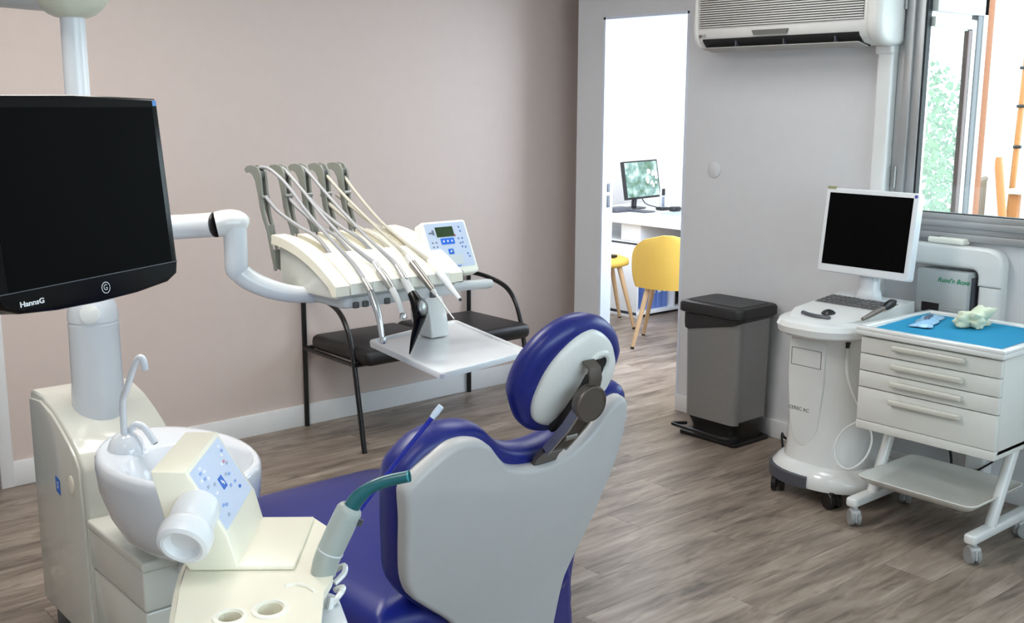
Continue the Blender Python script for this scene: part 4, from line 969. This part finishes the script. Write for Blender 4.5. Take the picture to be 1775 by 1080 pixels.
pl_ = part(asx, 'holder_plate', cream, plate, smooth=False)
def skirt(b):
    Q = [(-.012, .11), (-.012, .03), (.0, -.06), (.022, -.17), (.04, -.26)]
    Qs = [Vector((p.x, p.y)) for p in catmull([(a, c, 0) for a, c in Q], 5)]
    loft(b, [[L3(p.x, p.y, zp) for p in Qs], [L3(p.x - .008, p.y - .002, zp - .006) for p in Qs], [L3(p.x - .012, p.y - .004, zp - .03) for p in Qs], [L3(p.x - .006, p.y - .004, zp - .09) for p in Qs], [L3(p.x + .02, p.y, zp - .10) for p in Qs], [L3(p.x + .05, p.y, zp - .012) for p in Qs]], False, False, closed=False)
sub(asx, pl_, 'side_skirt', cream, skirt)
def rim(b, a, bb, r1, r2):
    n = 24
    loft(b, [[L3(a + (r1 + d) * math.cos(2 * PI * k / n), bb + (r2 + d) * math.sin(2 * PI * k / n), z) for k in range(n)] for d, z in ((.009, zp - .001), (.008, zp + .0025), (.002, zp + .003), (0, zp - .004))], False, False)
sub(asx, pl_, 'hole_rim', cream2, lambda b: rim(b, .092, -.150, .016, .017)); sub(asx, pl_, 'hole_rim', cream2, lambda b: rim(b, .142, -.128, .0175, .021))
sub(asx, pl_, 'raised_arc', cream2, lambda b: tube(b, [L3(.150, -.055, zp), L3(.165, -.05, zp + .001), L3(.182, -.058, zp + .001), L3(.196, -.075, zp)], .0035, 8, 4))
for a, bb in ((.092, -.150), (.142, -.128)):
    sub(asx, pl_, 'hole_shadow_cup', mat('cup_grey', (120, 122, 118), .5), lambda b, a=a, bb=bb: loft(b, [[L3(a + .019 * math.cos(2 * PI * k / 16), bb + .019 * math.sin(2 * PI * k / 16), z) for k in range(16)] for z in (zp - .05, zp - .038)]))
# white knob on the near side
kc0, kax = L3(.012, .0, .992), (-e2 * .86 - e1 * .10 - EZ * .42).normalized()
kM = along(kc0 - kax * .02, kc0 + kax)
def knob(b): lathe(b, [(.0, 0), (.032, 0), (.0335, .005), (.034, .036), (.0315, .042), (.0315, .046), (.036, .050), (.0395, .058), (.0395, .072), (.037, .082), (.031, .085), (.0265, .0835), (.0245, .078), (.0195, .073), (0, .0725)], 36, kM)
part(asx, 'knob', mat('white_knob_plastic', (232, 234, 238), .28), knob)
part(asx, 'clip', white_pl, lambda b: (tube(b, [L3(.215, -.01, .885), L3(.228, .004, .895), L3(.226, .02, .90), L3(.212, .026, .89)], .0045, 8, 4)))
part(asx, 'clip', white_pl, lambda b: (tube(b, [L3(.213, -.055, .87), L3(.228, -.045, .885), L3(.23, -.03, .888), L3(.217, -.022, .88)], .0045, 8, 4), tube(b, [L3(.216, -.05, .882), L3(.20, -.085, .80)], [.006, .003], 8)))
def garm(b):
    P = [(.13, .05), (.13, -.16), (.20, -.165), (.246, -.10), (.22, -.01)]
    prism(b, rpoly(P, .01), D0 + EZ * 0, e1, e2, EZ, .845, .868, .006)
part(asx, 'bracket_plate', cool_pl, garm)
part(asx, 'support_arm', cool_pl, lambda b: tube(b, [L3(.14, -.06, .85), L3(.12, .05, .80), L3(.06, .3, .72), Vector((-3.30, -2.55, .60)), Vector((-3.22, -2.15, .42))], .022, 12, 5))
# ---- suction handpieces
sc = thing('suction_handpiece', 'grey suction handle with teal curved tip standing in assistant console', 'suction tool', (-3.505, -3.335, .90))
A0 = Vector((-3.497, -3.342, .915)); 
part(sc, 'handle', suction_g, lambda b: tube(b, [(-3.506, -3.337, .90), (-3.501, -3.342, .925), (-3.4845, -3.353, .968), (-3.473, -3.361, .997), (-3.470, -3.363, 1.004)], [.019, .0195, .020, .0195, .014], 20, 3))
part(sc, 'handle_ring', cool_pl, lambda b: tube(b, [(-3.4975, -3.3445, .934), (-3.4968, -3.345, .936)], .0203, 20))
part(sc, 'slide_button', slate, lambda b: tube(b, [(-3.464, -3.373, .975), (-3.461, -3.375, .984)], .004, 8))
part(sc, 'suction_tip', teal, lambda b: tube(b, [(-3.474, -3.362, .996), (-3.464, -3.37, 1.016), (-3.449, -3.381, 1.032), (-3.43, -3.398, 1.043), (-3.407, -3.42, 1.051)], [.0125, .0115, .0095, .0092, .0088], 16, 4, caps=False))
part(sc, 'tip_opening', mat('teal_light', (70, 150, 160), .3), lambda b: tube(b, [(-3.4075, -3.4195, 1.0508), (-3.4055, -3.4215, 1.0514)], [.0092, .0088], 16, caps=False))
se = thing('saliva_ejector', 'thin dark blue saliva ejector tube with clear tip in assistant console', 'saliva ejector', (-3.455, -3.29, .90))
SA, SB = Vector((-3.452, -3.262, .893)), Vector((-3.310, -3.352, 1.110))
part(se, 'tube', saliva_bl, lambda b: tube(b, [SA, SA.lerp(SB, .5) + V(0, 0, .003), SB], .0038, 12, 4))
part(se, 'tip', clear_tip, lambda b: tube(b, [SB - (SB - SA).normalized() * .004, SB + (SB - SA).normalized() * .006, SB + (SB - SA).normalized() * .019], [.0046, .0056, .0052], 14))
part(se, 'holder_valve', steel, lambda b: tube(b, [SA - V(0, 0, .02), SA.lerp(SB, .22)], [.006, .0048], 12))
# =================================================================== dental chair
YW = math.radians(3)
dc = thing('dental_chair', 'blue leatherette dental chair with white back shell and headrest', 'dental chair', (-2.765, -2.55, 0))
cs_, cb_ = Vector((math.cos(YW), math.sin(YW), 0)), Vector((math.sin(YW), -math.cos(YW), 0))     # across, backwards (towards camera)
al = math.radians(15); ct = EZ * math.cos(al) + cb_ * math.sin(al); cn = cb_ * math.cos(al) - EZ * math.sin(al)   # up the back, outwards normal
CO = Vector((-2.9, -3.0, .93)) + cs_ * .137
CO = Vector((-2.9, -3.0, .93))
def smoothpoly(P, n=3):
    P = [Vector(p) for p in P]; N_ = len(P); out = []
    for i in range(N_):
        a, b_, c, d = P[i - 1], P[i], P[(i + 1) % N_], P[(i + 2) % N_]
        for k in range(n):
            t = k / n; out.append(.5 * (2 * b_ + (c - a) * t + (2 * a - 5 * b_ + 4 * c - d) * t * t + (3 * b_ - a - 3 * c + d) * t ** 3))
    return out
def slab(b, P, prof):
    ar_ = sum(P[i - 1].x * P[i].y - P[i].x * P[i - 1].y for i in range(len(P))); sg = 1 if ar_ > 0 else -1
    rings = []
    for k, h in prof:
        Q = []
        for i in range(len(P)):
            t = (P[(i + 1) % len(P)] - P[i - 1]).normalized(); Q.append(P[i] + Vector((-t.y, t.x)) * sg * k)
        rings.append([CO + cs_ * p.x + ct * p.y + cn * h for p in Q])
    loft(b, rings)
SHo = [(.09, -.74), (.075, -.66), (.045, -.57), (-.011, -.498), (-.091, -.428), (-.140, -.382), (-.163, -.335), (-.178, -.265), (-.191, -.188), (-.205, -.13), (-.208, -.104), (-.194, -.083), (-.159, -.056), (-.125, -.035), (-.096, -.0235), (-.07, -.0215), (-.046, -.0245), (-.018, -.034), (.010, -.052), (.031, -.074), (.054, -.098), (.085, -.122), (.129, -.137), (.186, -.145), (.235, -.142), (.279, -.129), (.315, -.108), (.345, -.082), (.369, -.052), (.39, -.028), (.412, -.018), (.430, -.022), (.446, -.05), (.454, -.123), (.450, -.19), (.439, -.245), (.41, -.357), (.383, -.43), (.361, -.499), (.360, -.57), (.363, -.637), (.362, -.74)]
SH = smoothpoly(SHo)
part(dc, 'back_shell', shell_wh, lambda b: slab(b, SH, [(.004, -.035), (0, -.025), (0, -.010), (.002, -.003), (.006, .002), (.012, .004)]), ang=50)
CHo = [(.05, -.76), (.035, -.64), (.002, -.535), (-.082, -.456), (-.133, -.405), (-.158, -.36), (-.170, -.31), (-.187, -.228), (-.198, -.16), (-.204, -.12), (-.195, -.075), (-.148, -.031), (-.115, -.019), (-.088, -.013), (-.06, -.0125), (-.031, -.016), (.0, -.024), (.028, -.038), (.055, -.062), (.085, -.086), (.13, -.108), (.18, -.118), (.24, -.117), (.285, -.106), (.325, -.082), (.36, -.05), (.385, -.026), (.412, -.010), (.445, -.008), (.470, -.022), (.482, -.06), (.482, -.13), (.468, -.25), (.445, -.36), (.432, -.45), (.443, -.56), (.466, -.64), (.462, -.76)]
CHs = smoothpoly(CHo)
part(dc, 'back_cushion', blue_lea, lambda b: slab(b, CHs, [(.035, -.118), (.014, -.110), (.003, -.092), (0, -.07), (.002, -.048), (.010, -.034), (.026, -.030)]), ang=60)
# seat and leg rest
CXc = -2.765
def seat(b):
    yb, yf, hw = -2.84, -1.965, .325
    P = rpoly([(CXc - hw, yf), (CXc + hw, yf), (CXc + hw * .8, yb), (CXc - hw, yb)], [.16, .16, .03, .02], 10)
    def R_(k, z): 
        c = Vector((CXc, -2.4)); return [Vector((c.x + (p.x - c.x) * (1 - k / .3), c.y + (p.y - c.y) * (1 - k / .4), z)) for p in P]
    loft(b, [R_(.05, .39), R_(.01, .40), R_(0, .43), R_(.004, .47), R_(.02, .495), R_(.06, .508), R_(.14, .513)])
part(dc, 'seat_cushion', blue_lea, seat, ang=60)
def legrest(b):
    rings = []
    for y_, z_, hw in ((-2.03, .44, .30), (-1.93, .36, .285), (-1.80, .22, .26), (-1.76, .16, .22)):
        rings.append([Vector((CXc - hw, y_, z_)), Vector((CXc + hw, y_, z_)), Vector((CXc + hw, y_ - .06, z_ - .03)), Vector((CXc - hw, y_ - .06, z_ - .03))])
    loft(b, rings)
part(dc, 'leg_rest', blue_lea, legrest)
part(dc, 'seat_frame', shell_wh, lambda b: box(b, (CXc - .2, -2.76, .30), (CXc + .2, -2.1, .40), .03, 3))
part(dc, 'lift_column', shell_wh, lambda b: box(b, (CXc - .15, -2.65, .05), (CXc + .15, -2.2, .32), .03, 3))
part(dc, 'base_plate', slate, lambda b: box(b, (CXc - .28, -2.85, 0), (CXc + .28, -1.95, .05), .02, 3))
part(dc, 'back_bracket', bracket_m, lambda b: box(b, (CXc - .06, -2.76, .34), (CXc + .06, -2.64, .48), .01))
# headrest
HC = Vector((-2.70, -3.014, 1.005)); hal = math.radians(25)
hs = cs_; ht = EZ * math.cos(hal) + cb_ * math.sin(hal); hn = cb_ * math.cos(hal) - EZ * math.sin(hal)
PADo = smoothpoly([(-.126, -.056), (-.090, -.108), (-.054, -.141), (-.01, -.162), (.04, -.168), (.095, -.155), (.14, -.118), (.168, -.065), (.178, -.01), (.174, .03), (.162, .052), (.139, .081), (.101, .112), (.067, .130), (.025, .141), (-.023, .140), (-.06, .127), (-.094, .105), (-.116, .079), (-.132, .047), (-.139, .010), (-.137, -.027)])
PLTo = smoothpoly([(.024, .121), (.055, .109), (.085, .089), (.108, .068), (.127, .043), (.145, .015), (.152, -.012), (.150, -.056), (.130, -.086), (.098, -.112), (.041, -.129), (-.010, -.128), (-.056, -.106), (-.079, -.076), (-.089, -.043), (-.0895, -.008), (-.084, .03), (-.069, .064), (-.048, .09), (-.025, .109), (-.002, .119)])
def hslab(b, P, prof, off=0.):
    c = sum(P, Vector((0, 0))) / len(P); rings = []
    for k, h in prof:
        rings.append([HC + hs * (c.x + (p.x - c.x) * (1 - k / .13)) + ht * (c.y + (p.y - c.y) * (1 - k / .13)) + hn * (h + off) for p in P])
    loft(b, rings)
part(dc, 'headrest_cushion', blue_lea, lambda b: hslab(b, PADo, [(.06, -.070), (.025, -.066), (.008, -.055), (0, -.036), (.001, -.022), (.008, -.010), (.02, -.004), (.045, -.003)]), ang=70)
hpz = part(dc, 'headrest_shell', mat('headrest_shell_white', (222, 222, 218), .35), lambda b: hslab(b, PLTo, [(.0, -.006), (0, .0), (.003, .005), (.012, .011), (.03, .017), (.055, .021), (.085, .022), (.12, .022)]), ang=60)
def recess(b):   # raised collar around the pocket at the top of the shell
    pts = [HC + hs * (.052 + .034 * math.cos(a)) + ht * (.036 + .034 * math.sin(a)) + hn * .0195 for a in [math.radians(x) for x in range(-20, 201, 20)]]
    tube(b, pts, .0075, 8)
sub(dc, hpz, 'pocket_collar', MATS['headrest_shell_white'], recess)
sub(dc, hpz, 'pocket', dark_in, lambda b: prism(b, rpoly([(-.02, -.13), (.05, -.13), (.080, -.02), (.080, .056), (.030, .056), (.020, -.01)], .008), HC, hs, ht, hn, .010, .0228))
# articulated stem: lower fork, hinge knob, upper strap
def S3(s, y_, z_): return Vector((-2.70 + s, y_, z_))
def strap(b, pts, wd, th=.008, dx=0.):
    rings = []
    for i, (y_, z_) in enumerate(pts):
        a = Vector(pts[max(i - 1, 0)]); c = Vector(pts[min(i + 1, len(pts) - 1)]); d = (c - a).normalized(); nn = Vector((-d.y, d.x)) * th / 2
        wv = wd[i] if isinstance(wd, list) else wd
        rings.append([S3(dx - wv, y_ + nn.x, z_ + nn.y), S3(dx + wv, y_ + nn.x, z_ + nn.y), S3(dx + wv, y_ - nn.x, z_ - nn.y), S3(dx - wv, y_ - nn.x, z_ - nn.y)])
    loft(b, rings)
part(dc, 'stem_plate', bracket_m, lambda b: strap(b, [(-2.905, .72), (-2.925, .775), (-2.948, .815), (-2.982, .848)], .033, .012))
part(dc, 'stem_fork', satin, lambda b: [strap(b, [(-2.978, .838), (-3.0, .862), (-3.04, .905), (-3.07, .945)], .0035, .022, dx=s) for s in (-.03, .024)] + [strap(b, [(-2.972, .833), (-2.992, .846)], .033, .01)])
part(dc, 'stem_link', mat('dark_bronze', (66, 60, 56), .4, metal=.6), lambda b: strap(b, [(-2.985, .842), (-3.02, .878), (-3.05, .92), (-3.068, .955)], .021, .014))
part(dc, 'fork_pin', satin, lambda b: tube(b, [S3(-.02, -3.022, .878), S3(.014, -3.022, .878)], .010, 12))
part(dc, 'upper_strap', bracket_m, lambda b: strap(b, [(-3.062, .945), (-3.078, .985), (-3.086, 1.015), (-3.082, 1.038), (-3.062, 1.05)], .0165, .006, dx=.012))
kd_ = Vector((-.06, -.985, -.10)).normalized(); kc = Vector((-2.697, -3.078, .962))
part(dc, 'lock_knob', bracket_m, lambda b: lathe(b, [(0, -.014), (.038, -.014), (.041, -.010), (.041, .006), (.039, .0095), (.036, .010), (.036, .0085), (.034, .0085), (0, .0085)], 40, along(kc, kc + kd_)))

# =================================================================== waiting bench under the taupe wall
be = thing('waiting_bench', 'black leather two-seat bench with tubular legs against taupe wall', 'bench', (-1.15, -.3, 0))
part(be, 'seat', black_lea, lambda b: (box(b, (-1.655, -.60, .405), (-1.155, -.09, .482), .032, 4)))
part(be, 'seat', black_lea, lambda b: (box(b, (-1.148, -.585, .405), (-.648, -.075, .482), .032, 4)))
for x in (-1.645, -.615):
    part(be, 'rear_leg', black_mt, lambda b, x=x: tube(b, [(x, -.022, 0), (x, -.022, .82)], .0125, 10))
    part(be, 'front_leg', black_mt, lambda b, x=x: tube(b, [(x - .02, -.575, 0), (x - .015, -.505, .356), (x - .01, -.468, .48), (x - .008, -.42, .575), (x - .005, -.337, .64), (x, -.18, .672), (x, -.022, .68)], .0125, 10, 5))
part(be, 'seat_rail', black_mt, lambda b: (tube(b, [(-1.665, -.5, .40), (-.63, -.5, .40)], .011, 8), tube(b, [(-1.645, -.03, .40), (-.615, -.03, .40)], .011, 8)))
part(be, 'side_rail', black_mt, lambda b: tube(b, [(-1.65, -.03, .40), (-1.662, -.5, .40)], .011, 8)); part(be, 'side_rail', black_mt, lambda b: tube(b, [(-.615, -.03, .40), (-.625, -.5, .40)], .011, 8))
part(be, 'backrest', black_lea, lambda b: box(b, (-1.58, -.055, .66), (-.66, -.025, .82), .014, 3))
# =================================================================== office seen through the doorway
dk = thing('office_desk', 'white office desk with thick top seen through the doorway', 'desk', (2.1, .9, 0))
part(dk, 'desk_top', desk_m, lambda b: box(b, (1.65, -.2, .705), (2.54, 1.62, .77), .004))
part(dk, 'side_panel', desk_m, lambda b: box(b, (1.67, -.19, 0), (2.54, -.15, .705), .003)); part(dk, 'upright', desk_m, lambda b: box(b, (1.69, .84, .575), (2.5, 1.04, .705), .003))
ck = thing('desk_cabinet', 'white low cabinet with open cubbies under the office desk', 'cabinet', (2.1, 1.2, 0))
def ckb(b):
    for lo, hi in (((1.66, .835, 0), (1.68, 1.6, .57)), ((1.66, .83, .02), (2.5, 1.6, .045)), ((1.66, .83, .55), (2.5, 1.6, .572)), ((2.48, .83, 0), (2.5, 1.6, .57)), ((2.075, .835, .02), (2.095, 1.6, .57)), ((1.66, 1.58, 0), (2.5, 1.6, .57))): box(b, lo, hi, .002)
part(ck, 'carcass', desk_m, ckb)
part(ck, 'plinth', dark_in, lambda b: box(b, (1.67, .85, 0), (2.49, 1.58, .02)))
for k in range(4):
    x = 1.79 + k * .066
    bm = NB(); box(bm, (x, .87, .0455), (x + .058, 1.15, .365), .003)
    bo = solo(bm, 'ring_binder', binder_m, ['leftmost', 'second from left', 'third from left', 'rightmost'][k] + ' of four blue ring binders under the office desk', 'binder', 'blue binders under the desk')
    bm = NB(); box(bm, (-.018, -.1415, .12), (.018, -.1402, .24), .001); lb = finish(bm, 'spine_label', panel_wh); lb.parent = bo
bm = NB(); box(bm, (2.12, .88, .0455), (2.44, 1.3, .43), .006); dv = solo(bm, 'computer_case', black_pl, 'black computer case standing in the cabinet under the desk', 'computer')
for z in (.3, .35): 
    bm = NB(); box(bm, (-.14, -.2125, z - .01), (.1, -.2095, z + .02), .001); c = finish(bm, 'drive_bay', slate); c.parent = dv
om = thing('office_monitor', 'black-framed computer monitor with garden picture on office desk', 'monitor', (2.08, 1.28, .77))
oV = Vector((-.02, .17, .985)).normalized(); oU = Vector((.98, -.05, .0)).normalized(); oN = oU.cross(oV).normalized(); oU = oV.cross(oN).normalized()
oO = Vector((1.955, 1.24, .845))
mo2 = part(om, 'frame', black_pl, lambda b: prism(b, rpoly([(0, 0), (.375, 0), (.375, .30), (0, .30)], .006), oO, oU, oV, oN, -.03, .004, .003))
sub(om, mo2, 'screen', pic_m, lambda b: prism(b, [(.012, .016), (.363, .016), (.363, .288), (.012, .288)], oO, oU, oV, oN, .003, .0052))
def blos(b):
    r_ = random.Random(5)
    for k in range(16):
        a = r_.uniform(.24, .35); v_ = r_.uniform(.09, .22); rr = r_.uniform(.008, .02)
        prism(b, [(a + rr * math.cos(2 * PI * q / 8), v_ + rr * math.sin(2 * PI * q / 8)) for q in range(8)], oO, oU, oV, oN, .0052, .0056)
sub(om, mo2, 'picture_blossom', mat('screen_white', (250, 250, 248), .3, emit=(255, 255, 255), estr=.5), blos)
part(om, 'stand', black_pl, lambda b: (lathe(b, [(.10, .7705), (.10, .777), (.03, .785), (0, .786)], 24, Matrix.Translation((2.10, 1.29, 0)), sy=.8), tube(b, [(2.1, 1.30, .78), (2.11, 1.30, .93)], .022, 10)))
part(om, 'cable', black_pl, lambda b: tube(b, [(2.18, 1.30, .86), (2.22, 1.28, .80), (2.26, 1.2, .776), (2.2, 1.1, .776)], .004, 8, 4))
ph = thing('cordless_phone', 'silver cordless phone standing upright in its charger on desk', 'phone', (2.16, 1.05, .77))
part(ph, 'charger', black_pl, lambda b: prism(b, rpoly([(-.045, -.04), (.045, -.04), (.045, .04), (-.045, .04)], .02), (2.16, 1.05, 0), EX, EY, EZ, .7705, .795, .008))
hs2 = part(ph, 'handset', grey_pl, lambda b: box(b, (2.138, 1.045, .79), (2.182, 1.068, .945), .008, 3)); sub(ph, hs2, 'display', dark_in, lambda b: box(b, (2.143, 1.042, .885), (2.177, 1.046, .937), .001)); sub(ph, hs2, 'keypad', key_gr, lambda b: box(b, (2.145, 1.043, .80), (2.175, 1.046, .875), .001))
bm = NB(); box(bm, (1.70, 1.11, .7702), (1.86, 1.22, .808), .014, 3); dp = solo(bm, 'card_terminal', slate, 'dark grey desk device lying at the left end of desk', 'terminal')
bm = NB(); prism(bm, rpoly([(-.05, -.035), (.05, -.035), (.05, .035), (-.05, .035)], .03), (2.17, .93, .7702), EX, EY, EZ, 0, .036, .014, 4); solo(bm, 'computer_mouse', black_pl, 'black computer mouse on the office desk beside the phone', 'mouse')
bm = NB(); box(bm, (1.92, .66, .7702), (2.17, .86, .776), .002); solo(bm, 'notepad', mat('pad_blue_grey', (160, 176, 206), .5), 'thin blue-grey pad lying on the desk edge', 'notepad')
bm = NB(); box(bm, (1.86, 0.96, .7702), (1.98, 1.24, .782), .003); solo(bm, 'desk_keyboard', slate, 'dark keyboard lying in front of the office monitor', 'keyboard')
bm = NB(); box(bm, (2.539, 1.18, 1.14), (2.55, 1.26, 1.30), .003); sw = solo(bm, 'wall_socket', white_trim, 'white socket plate on the wall right of office monitor', 'wall plate')

def yellow_chair(label, loc, rz):
    t = thing('yellow_chair', label, 'chair', loc, rz, 'yellow office chairs')
    loc = Vector(loc); Mw = Matrix.Translation(loc) @ Matrix.Rotation(rz, 4, 'Z')
    def st(b):
        lathe(b, [(.10, .43), (.19, .435), (.235, .45), (.24, .468), (.23, .488), (.19, .50), (.0, .505)], 32, Mw, sx=.95, sy=1.0)
    part(t, 'seat', yellow, st, ang=60)
    def bk(b):      # curved rounded backrest behind the seat (local -x)
        n, m_ = 18, 10; F, B = [], []
        for i in range(n + 1):
            for j in range(m_ + 1):
                u = -1 + 2 * i / n; v = j / m_; hw = .25
                zz = .40 + .36 * v; sq = (1 - max(0, (v - .45) / .55) ** 2.6) ** .5 if v > .45 else (1 - .12 * ((.45 - v) / .45) ** 3)
                yy = u * hw * max(sq, .12); xx = -.21 - .05 * v + .26 * (yy / .25) ** 2 * .55
                F.append(b.verts.new(Mw @ Vector((xx + .02, yy, zz)))); B.append(b.verts.new(Mw @ Vector((xx - .02, yy * 1.02, zz))))
        W_ = m_ + 1
        for i in range(n):
            for j in range(m_):
                k = i * W_ + j; b.faces.new((F[k], F[k + 1], F[k + W_ + 1], F[k + W_])); b.faces.new((B[k], B[k + W_], B[k + W_ + 1], B[k + 1]))
        for i in range(n):
            for j in (0, m_):
                k = i * W_ + j; b.faces.new((F[k], F[k + W_], B[k + W_], B[k]))
        for j in range(m_):
            for i in (0, n):
                k = i * W_ + j; b.faces.new((F[k], F[k + 1], B[k + 1], B[k]))
    part(t, 'backrest', yellow, bk, ang=60)
    for sx in (-1, 1):
        for sy in (-1, 1):
            lg = part(t, 'leg', beech, lambda b, sx=sx, sy=sy: tube(b, [Mw @ Vector((sx * .13, sy * .13, .44)), Mw @ Vector((sx * .225, sy * .215, .012))], [.019, .0125], 12))
            sub(t, lg, 'foot_cap', black_pl, lambda b, sx=sx, sy=sy: tube(b, [Mw @ Vector((sx * .2255, sy * .2155, .016)), Mw @ Vector((sx * .227, sy * .217, 0))], .0128, 12))
    return t
yellow_chair('yellow upholstered chair with beech legs, back turned to the doorway', (1.19, .085, 0), math.atan2(.55, .83))
yellow_chair('yellow chair half hidden by the door jamb, seat showing', (1.285, .88, 0), math.atan2(-.53, .84))
bm = NB(); box(bm, (1.285, .72, .5062), (1.325, .84, .524), .005); solo(bm, 'black_gadget', black_pl, 'small black object lying on the half-hidden yellow chair', 'gadget')

# =================================================================== outside the window
bm = NB(); box(bm, (.08, -6.3, -.3), (14, -1.25, -.02)); box(bm, (2.7, -1.25, -.3), (14, 8, -.02)); tg = finish(bm, 'terrace', terrace_m); tg['kind'] = 'structure'
bm = NB(); box(bm, (.463, -2.30, 0), (.522, -2.268, 2.6), .004); tag(finish(bm, 'roughcast_post', rough_ochre), 'ochre roughcast post beside the open casement outside window', 'post')
bm = NB(); box(bm, (5.6, -.16, 0), (5.8, .26, 4.0), .01); tag(finish(bm, 'garden_wall', ext_white), 'sunlit white rendered pier outside the window', 'wall')
hk = thing('timber_upright', 'ochre timber upright with three dark hinge pins outside window', 'post', (4.0, -.93, 0))
part(hk, 'beam', orange_wd, lambda b: tube(b, [(4.0, -.80, 0), (4.0, -.86, 2.5)], .022, 6))
for z in (1.28, 1.58, 1.86): part(hk, 'hinge_pin', black_pl, lambda b, z=z: tube(b, [(3.97, -.82, z), (3.97, -.88, z)], .012, 8))
def garden_chair(label, loc, rz):
    t = thing('garden_chair', label, 'chair', loc, rz)
    Mw = Matrix.Translation(loc) @ Matrix.Rotation(rz, 4, 'Z')
    for s in (-1, 1):
        part(t, 'back_post', orange_wd, lambda b, s=s: tube(b, [Mw @ Vector((-.2, s * .21, 0)), Mw @ Vector((-.22, s * .21, .55)), Mw @ Vector((-.3, s * .21, 1.16)), Mw @ Vector((-.302, s * .21, 1.18))], [.026, .026, .026, .012], 10, 3))
        part(t, 'front_leg', orange_wd, lambda b, s=s: tube(b, [Mw @ Vector((.22, s * .21, 0)), Mw @ Vector((.22, s * .21, .62))], .022, 8))
        part(t, 'armrest', orange_wd, lambda b, s=s: box(b, (-.24, s * .21 - .03, .62), (.26, s * .21 + .03, .645), .006, M=Mw))
    for k in range(4): part(t, 'back_slat', orange_wd, lambda b, k=k: box(b, (-.265 - k * .012, -.2, .68 + k * .115), (-.245 - k * .012, .2, .74 + k * .115), .004, M=Mw))
    for k in range(5): part(t, 'seat_slat', orange_wd, lambda b, k=k: box(b, (-.2 + k * .085, -.22, .43), (-.13 + k * .085, .22, .45), .004, M=Mw))
garden_chair('oiled wooden garden chair standing outside behind the window glass', (3.23, -1.41, .02), -1.126)
gt = thing('garden_table', 'pale garden table top beside the wooden chair outside', 'table', (4.1, -1.45, 0))
part(gt, 'table_top', terrace_m, lambda b: box(b, (3.65, -1.95, .95), (4.5, -.93, .985), .006))
for a in (3.71, 4.44):
    for c in (-1.89, -.99): part(gt, 'leg', orange_wd, lambda b, a=a, c=c: box(b, (a - .03, c - .03, 0), (a + .03, c + .03, .95), .004))
fc = thing('garden_railing', 'dark slatted garden railing among the shrubs outside', 'railing', (3.6, -.5, 0))
for k in range(12): part(fc, 'baluster', bark, lambda b, k=k: box(b, (2.95 + k * .085, -1.0 + k * .03, 0), (2.975 + k * .085, -.975 + k * .03, 1.02), .002))
part(fc, 'top_rail', bark, lambda b: tube(b, [(2.9, -1.0, 1.03), (3.98, -.62, 1.03)], .022, 6))
def shrub(name, label, c, rad, n, ml, seed, flowers=0):
    r_ = random.Random(seed); t = thing(name, label, 'shrub', (c[0], c[1], 0), 0, 'shrubs outside the window')
    part(t, 'stem', bark, lambda b: [tube(b, [(c[0] + .05 * k, c[1] - .03 * k, 0), (c[0] + .12 * math.cos(k * 2.1), c[1] + .12 * math.sin(k * 2.1), c[2] * .6), (c[0] + rad[0] * .5 * math.cos(k * 2.1), c[1] + rad[1] * .5 * math.sin(k * 2.1), c[2] + rad[2] * .3)], [.03, .02, .008], 6, 3) for k in range(3)])
    def lv(b, n=n, sz=(.05, .11)):
        for _ in range(n):
            d = Vector((r_.gauss(0, 1), r_.gauss(0, 1), r_.gauss(0, 1))).normalized(); q = r_.uniform(.25, 1) ** .5
            p = Vector((c[0] + d.x * rad[0] * q, c[1] + d.y * rad[1] * q, max(.02, c[2] + d.z * rad[2] * q)))
            s = r_.uniform(*sz); a = Vector((r_.gauss(0, 1), r_.gauss(0, 1), r_.gauss(0, .7))).normalized(); e = a.orthogonal().normalized(); e.rotate(Matrix.Rotation(r_.uniform(0, 6.28), 3, a))
            f_ = a.cross(e)
            vs_ = [b.verts.new(p + e * s * x + f_ * s * y_ + a * s * z_) for x, y_, z_ in ((-.5, 0, 0), (0, .22, .06), (.5, 0, 0), (0, -.22, .06))]
            b.faces.new(vs_)
    f = part(t, 'foliage', ml, lv, smooth=False); f['kind'] = 'stuff'
    if flowers:
        g = part(t, 'blossom', blossom, lambda b: lv(b, flowers, (.08, .16)), smooth=False); g['kind'] = 'stuff'
shrub('flowering_shrub', 'pale flowering shrub close behind the open casement', (3.8, .12, 1.0), (.6, .5, .85), 2600, leaf_l, 1, 160)
shrub('leafy_shrub', 'tall green shrub at the back of the garden', (5.2, 1.0, 1.2), (1.0, .8, .95), 3800, leaf_m, 2)
shrub('leafy_shrub', 'green shrub on the right edge of the window view', (7.0, -.2, 1.1), (.9, .6, .7), 2600, leaf_m, 3)
# ceiling lamp housing above the frame, plus housings of the two added fill lamps
for x, y_ in ((-3.2, -1.6), (-1.3, -1.9), (-4.3, -3.5)):
    cl = thing('lamp_and_fill_panel', 'flat white ceiling panel lamp above the ' + ('dental unit' if -4 < x < -3 else 'waiting bench, added for fill light' if x > -2 else 'assistant side of the chair, added for fill light'), 'ceiling lamp', (x, y_, 2.515))
    part(cl, 'frame', white_trim, lambda b: box(b, (x - .62, y_ - .32, 2.52), (x + .62, y_ + .32, CH), .004))
    part(cl, 'diffuser', lamp_pl, lambda b: box(b, (x - .59, y_ - .29, 2.512), (x + .59, y_ + .29, 2.522), .002))
